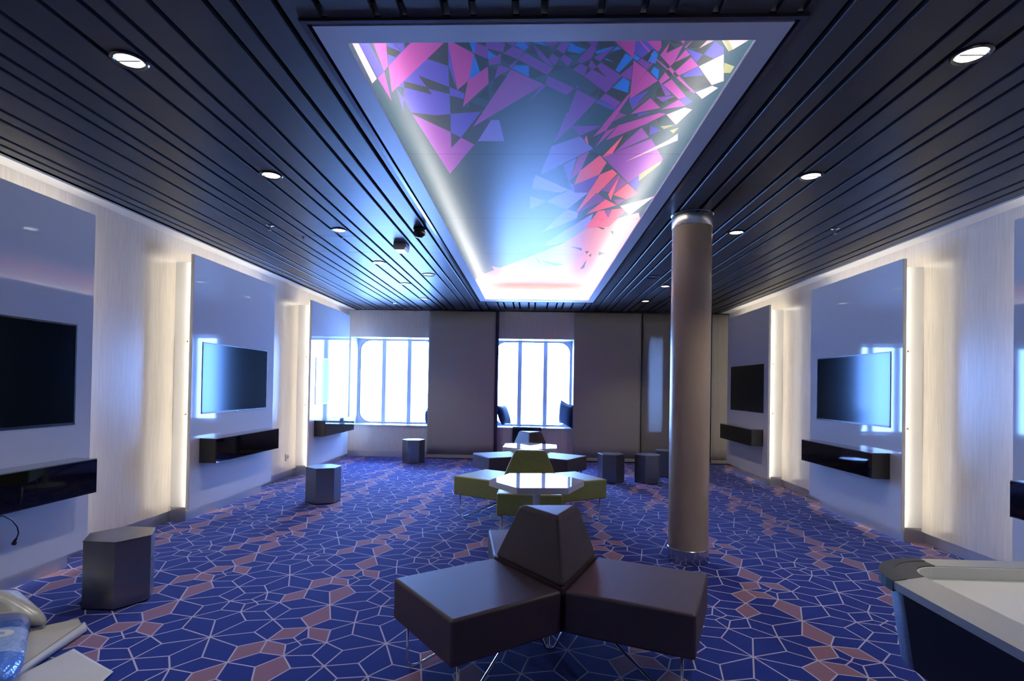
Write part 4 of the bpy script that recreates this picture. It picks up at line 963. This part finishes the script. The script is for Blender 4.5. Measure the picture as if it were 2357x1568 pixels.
# ------------------------------------------------------------------ packaging on the floor, bottom left
def sheet(name, quad, label, curl_edges, m=None, z=0.006, sag=0.0, curl_h=0.045, cat='sheet'):
    """a stiff paper sheet on the carpet; curl_edges = sides (0..3) that roll upwards"""
    r = empty(name, (sum(p[0] for p in quad) / 4, sum(p[1] for p in quad) / 4, 0)); tag(r, label, cat)
    n = 26; vs, fs = [], []
    rad = curl_h / 2
    A, B, C_, D_ = [Vector(p) for p in quad]
    for j in range(n + 1):
        for i in range(n + 1):
            u, v = i / n, j / n
            p = (A * (1 - u) + B * u) * (1 - v) + (D_ * (1 - u) + C_ * u) * v
            zz = z + 0.004 * math.sin(3 * u + 1) * math.sin(2.4 * v)
            for e in curl_edges:
                dist = ((v, None, 1 - v, None)[e] * (D_ - A).length) if e in (0, 2) else ((1 - u) if e == 1 else u) * (B - A).length
                L_ = rad * 4.2
                if dist < L_:
                    ang = (L_ - dist) / rad
                    nrm = ((A - D_) if e == 0 else (D_ - A) if e == 2 else (B - A) if e == 1 else (A - B)).normalized()
                    back = (L_ - dist)
                    p = p - nrm * back + nrm * rad * math.sin(ang)
                    zz += rad * (1 - math.cos(ang))
            vs.append((p.x - r.location.x, p.y - r.location.y, zz))
    for j in range(n):
        for i in range(n):
            a = j * (n + 1) + i; fs.append([a, a + 1, a + n + 2, a + n + 1])
    o = obj_from('paper', vs, fs, m or M['paper'], r, smooth=True)
    s = o.modifiers.new('thickness', 'SOLIDIFY'); s.thickness = 0.0025; s.offset = 1
    return r
sheet('paper_sheet', [(-2.085, 2.02), (-2.215, 2.64), (-2.40, 2.80), (-2.66, 2.52)], 'off-white stiff sheet with a rolled edge under the plastic bag', (0,), curl_h=0.035)
sheet('paper_sheet', [(-2.20, 2.02), (-2.133, 2.466), (-1.80, 2.29), (-1.74, 2.02)], 'off-white stiff sheet at the bottom edge with a curled far corner', (), z=0.012)

bag = empty('plastic_bag', (-2.45, 2.42, 0.011)); tag(bag, 'crumpled silver and blue printed plastic bag on the floor at the left corner', 'bag')
def bag_mat():
    m, nt, b = new_mat('printed_plastic_bag')
    N, L = nt.nodes, nt.links
    at = N.new('ShaderNodeAttribute'); at.attribute_name = 'along'
    rp = N.new('ShaderNodeValToRGB'); rp.color_ramp.interpolation = 'CONSTANT'
    el = rp.color_ramp.elements
    el[0].position = 0.0; el[0].color = (0.40, 0.40, 0.39, 1)
    el[1].position = 0.30; el[1].color = (0.10, 0.14, 0.40, 1)
    for p, c in ((0.46, (0.04, 0.11, 0.42)), (0.60, (0.25, 0.36, 0.62)), (0.86, (0.05, 0.16, 0.52))):
        e = el.new(p); e.color = (*c, 1)
    nz = N.new('ShaderNodeTexNoise'); nz.inputs['Scale'].default_value = 9; tc = N.new('ShaderNodeTexCoord'); L.new(tc.outputs['Object'], nz.inputs['Vector'])
    ad = N.new('ShaderNodeMath'); ad.operation = 'MULTIPLY_ADD'; ad.inputs[1].default_value = 0.05; L.new(nz.outputs['Fac'], ad.inputs[0]); L.new(at.outputs['Fac'], ad.inputs[2])
    L.new(ad.outputs[0], rp.inputs['Fac'])
    # a white looped mark printed across the blue band
    sx = N.new('ShaderNodeSeparateXYZ'); L.new(tc.outputs['Object'], sx.inputs[0])
    def mth(op, a, b_=None):
        n = N.new('ShaderNodeMath'); n.operation = op
        for i, v in enumerate((a, b_)):
            if v is None: continue
            if isinstance(v, (int, float)): n.inputs[i].default_value = v
            else: L.new(v, n.inputs[i])
        return n.outputs[0]
    prev = rp.outputs['Color']
    for (px_, py_, ra, rb) in ((0.085, -0.085, 0.020, 0.050), (-0.005, -0.050, 0.0, 0.036)):
        dx = mth('SUBTRACT', sx.outputs['X'], px_); dy = mth('SUBTRACT', sx.outputs['Y'], py_)
        dd = mth('SQRT', mth('ADD', mth('MULTIPLY', dx, dx), mth('MULTIPLY', dy, dy)))
        msk = mth('MULTIPLY', mth('LESS_THAN', dd, rb), mth('GREATER_THAN', dd, ra))
        mxr = N.new('ShaderNodeMix'); mxr.data_type = 'RGBA'
        L.new(msk, mxr.inputs['Factor']); L.new(prev, mxr.inputs['A']); mxr.inputs['B'].default_value = (0.60, 0.61, 0.63, 1)
        prev = mxr.outputs['Result']
    L.new(prev, b.inputs['Base Color'])
    b.inputs['Roughness'].default_value = 0.25; b.inputs['Specular IOR Level'].default_value = 0.55
    n2 = N.new('ShaderNodeTexNoise'); n2.inputs['Scale'].default_value = 26; L.new(tc.outputs['Object'], n2.inputs['Vector'])
    bp = N.new('ShaderNodeBump'); bp.inputs['Strength'].default_value = 0.7; bp.inputs['Distance'].default_value = 0.014; L.new(n2.outputs['Fac'], bp.inputs['Height']); L.new(bp.outputs['Normal'], b.inputs['Normal'])
    return m
M['bag'] = bag_mat()
# the filled bag: a flattened roll running from the silver mouth towards the camera
axis = [((-2.70, 2.66), 0.060, 0.09), ((-2.645, 2.59), 0.085, 0.13), ((-2.58, 2.51), 0.095, 0.145), ((-2.50, 2.41), 0.10, 0.15), ((-2.40, 2.29), 0.105, 0.15), ((-2.29, 2.155), 0.108, 0.155), ((-2.10, 1.925), 0.11, 0.16)]
vs, fs, al = [], [], []
ns = 28
rnd = random.Random(4)
for j, ((ax, ay), hh, ww) in enumerate(axis):
    d = Vector((axis[min(j + 1, 6)][0][0] - axis[max(j - 1, 0)][0][0], axis[min(j + 1, 6)][0][1] - axis[max(j - 1, 0)][0][1])).normalized()
    nn = Vector((-d.y, d.x))
    for k in range(ns):
        a = 2 * math.pi * k / ns
        wob = 1 + 0.05 * math.sin(3 * a + j * 1.7) + 0.03 * rnd.uniform(-1, 1)
        ca, sa = math.cos(a), math.sin(a)
        off = nn * (ww * abs(ca) ** 0.8 * (1 if ca > 0 else -1) * wob)
        z = hh * (1 + (abs(sa) ** 0.75 * (1 if sa > 0 else -1)) * wob) * 0.62 if sa > 0 else hh * (1 + sa * 0.97) * 0.62
        vs.append((ax + off.x - bag.location.x, ay + off.y - bag.location.y, max(0.004, z))); al.append(j / 6)
for j in range(6):
    for k in range(ns):
        a, b = j * ns + k, j * ns + (k + 1) % ns
        fs.append([a, b, b + ns, a + ns])
fs.append(list(range(ns))[::-1]); fs.append(list(range(6 * ns, 7 * ns)))
o = obj_from('filled_body', vs, fs, M['bag'], bag, smooth=True)
at = o.data.attributes.new('along', 'FLOAT', 'POINT')
for i, v in enumerate(al): at.data[i].value = v
s = o.modifiers.new('round', 'SUBSURF'); s.levels = 2; s.render_levels = 2
# folded silver mouth: a cone of film pointing to the stool
vs, fs = [], []
tip = Vector((-2.455, 2.665)); root = Vector((-2.70, 2.655))
for j in range(9):
    t = j / 8
    c = root.lerp(tip, t); d = (tip - root).normalized(); nn = Vector((-d.y, d.x))
    rr = 0.092 * (1 - t) ** 0.75 + 0.013
    for k in range(16):
        a = 2 * math.pi * k / 16
        w = 1 + 0.16 * math.sin(4 * a + 2 * t) * (1 - t)
        off = nn * (rr * math.cos(a) * w)
        vs.append((c.x + off.x - bag.location.x, c.y + off.y - bag.location.y, max(0.012, 0.014 + rr * 0.9 * (1 + math.sin(a) * w))))
for j in range(8):
    for k in range(16):
        a, b = j * 16 + k, j * 16 + (k + 1) % 16
        fs.append([a, b, b + 16, a + 16])
fs.append(list(range(16))[::-1]); fs.append(list(range(128, 144)))
o = obj_from('folded_mouth', vs, fs, M['foil'], bag, smooth=True)
s = o.modifiers.new('round', 'SUBSURF'); s.levels = 1; s.render_levels = 2
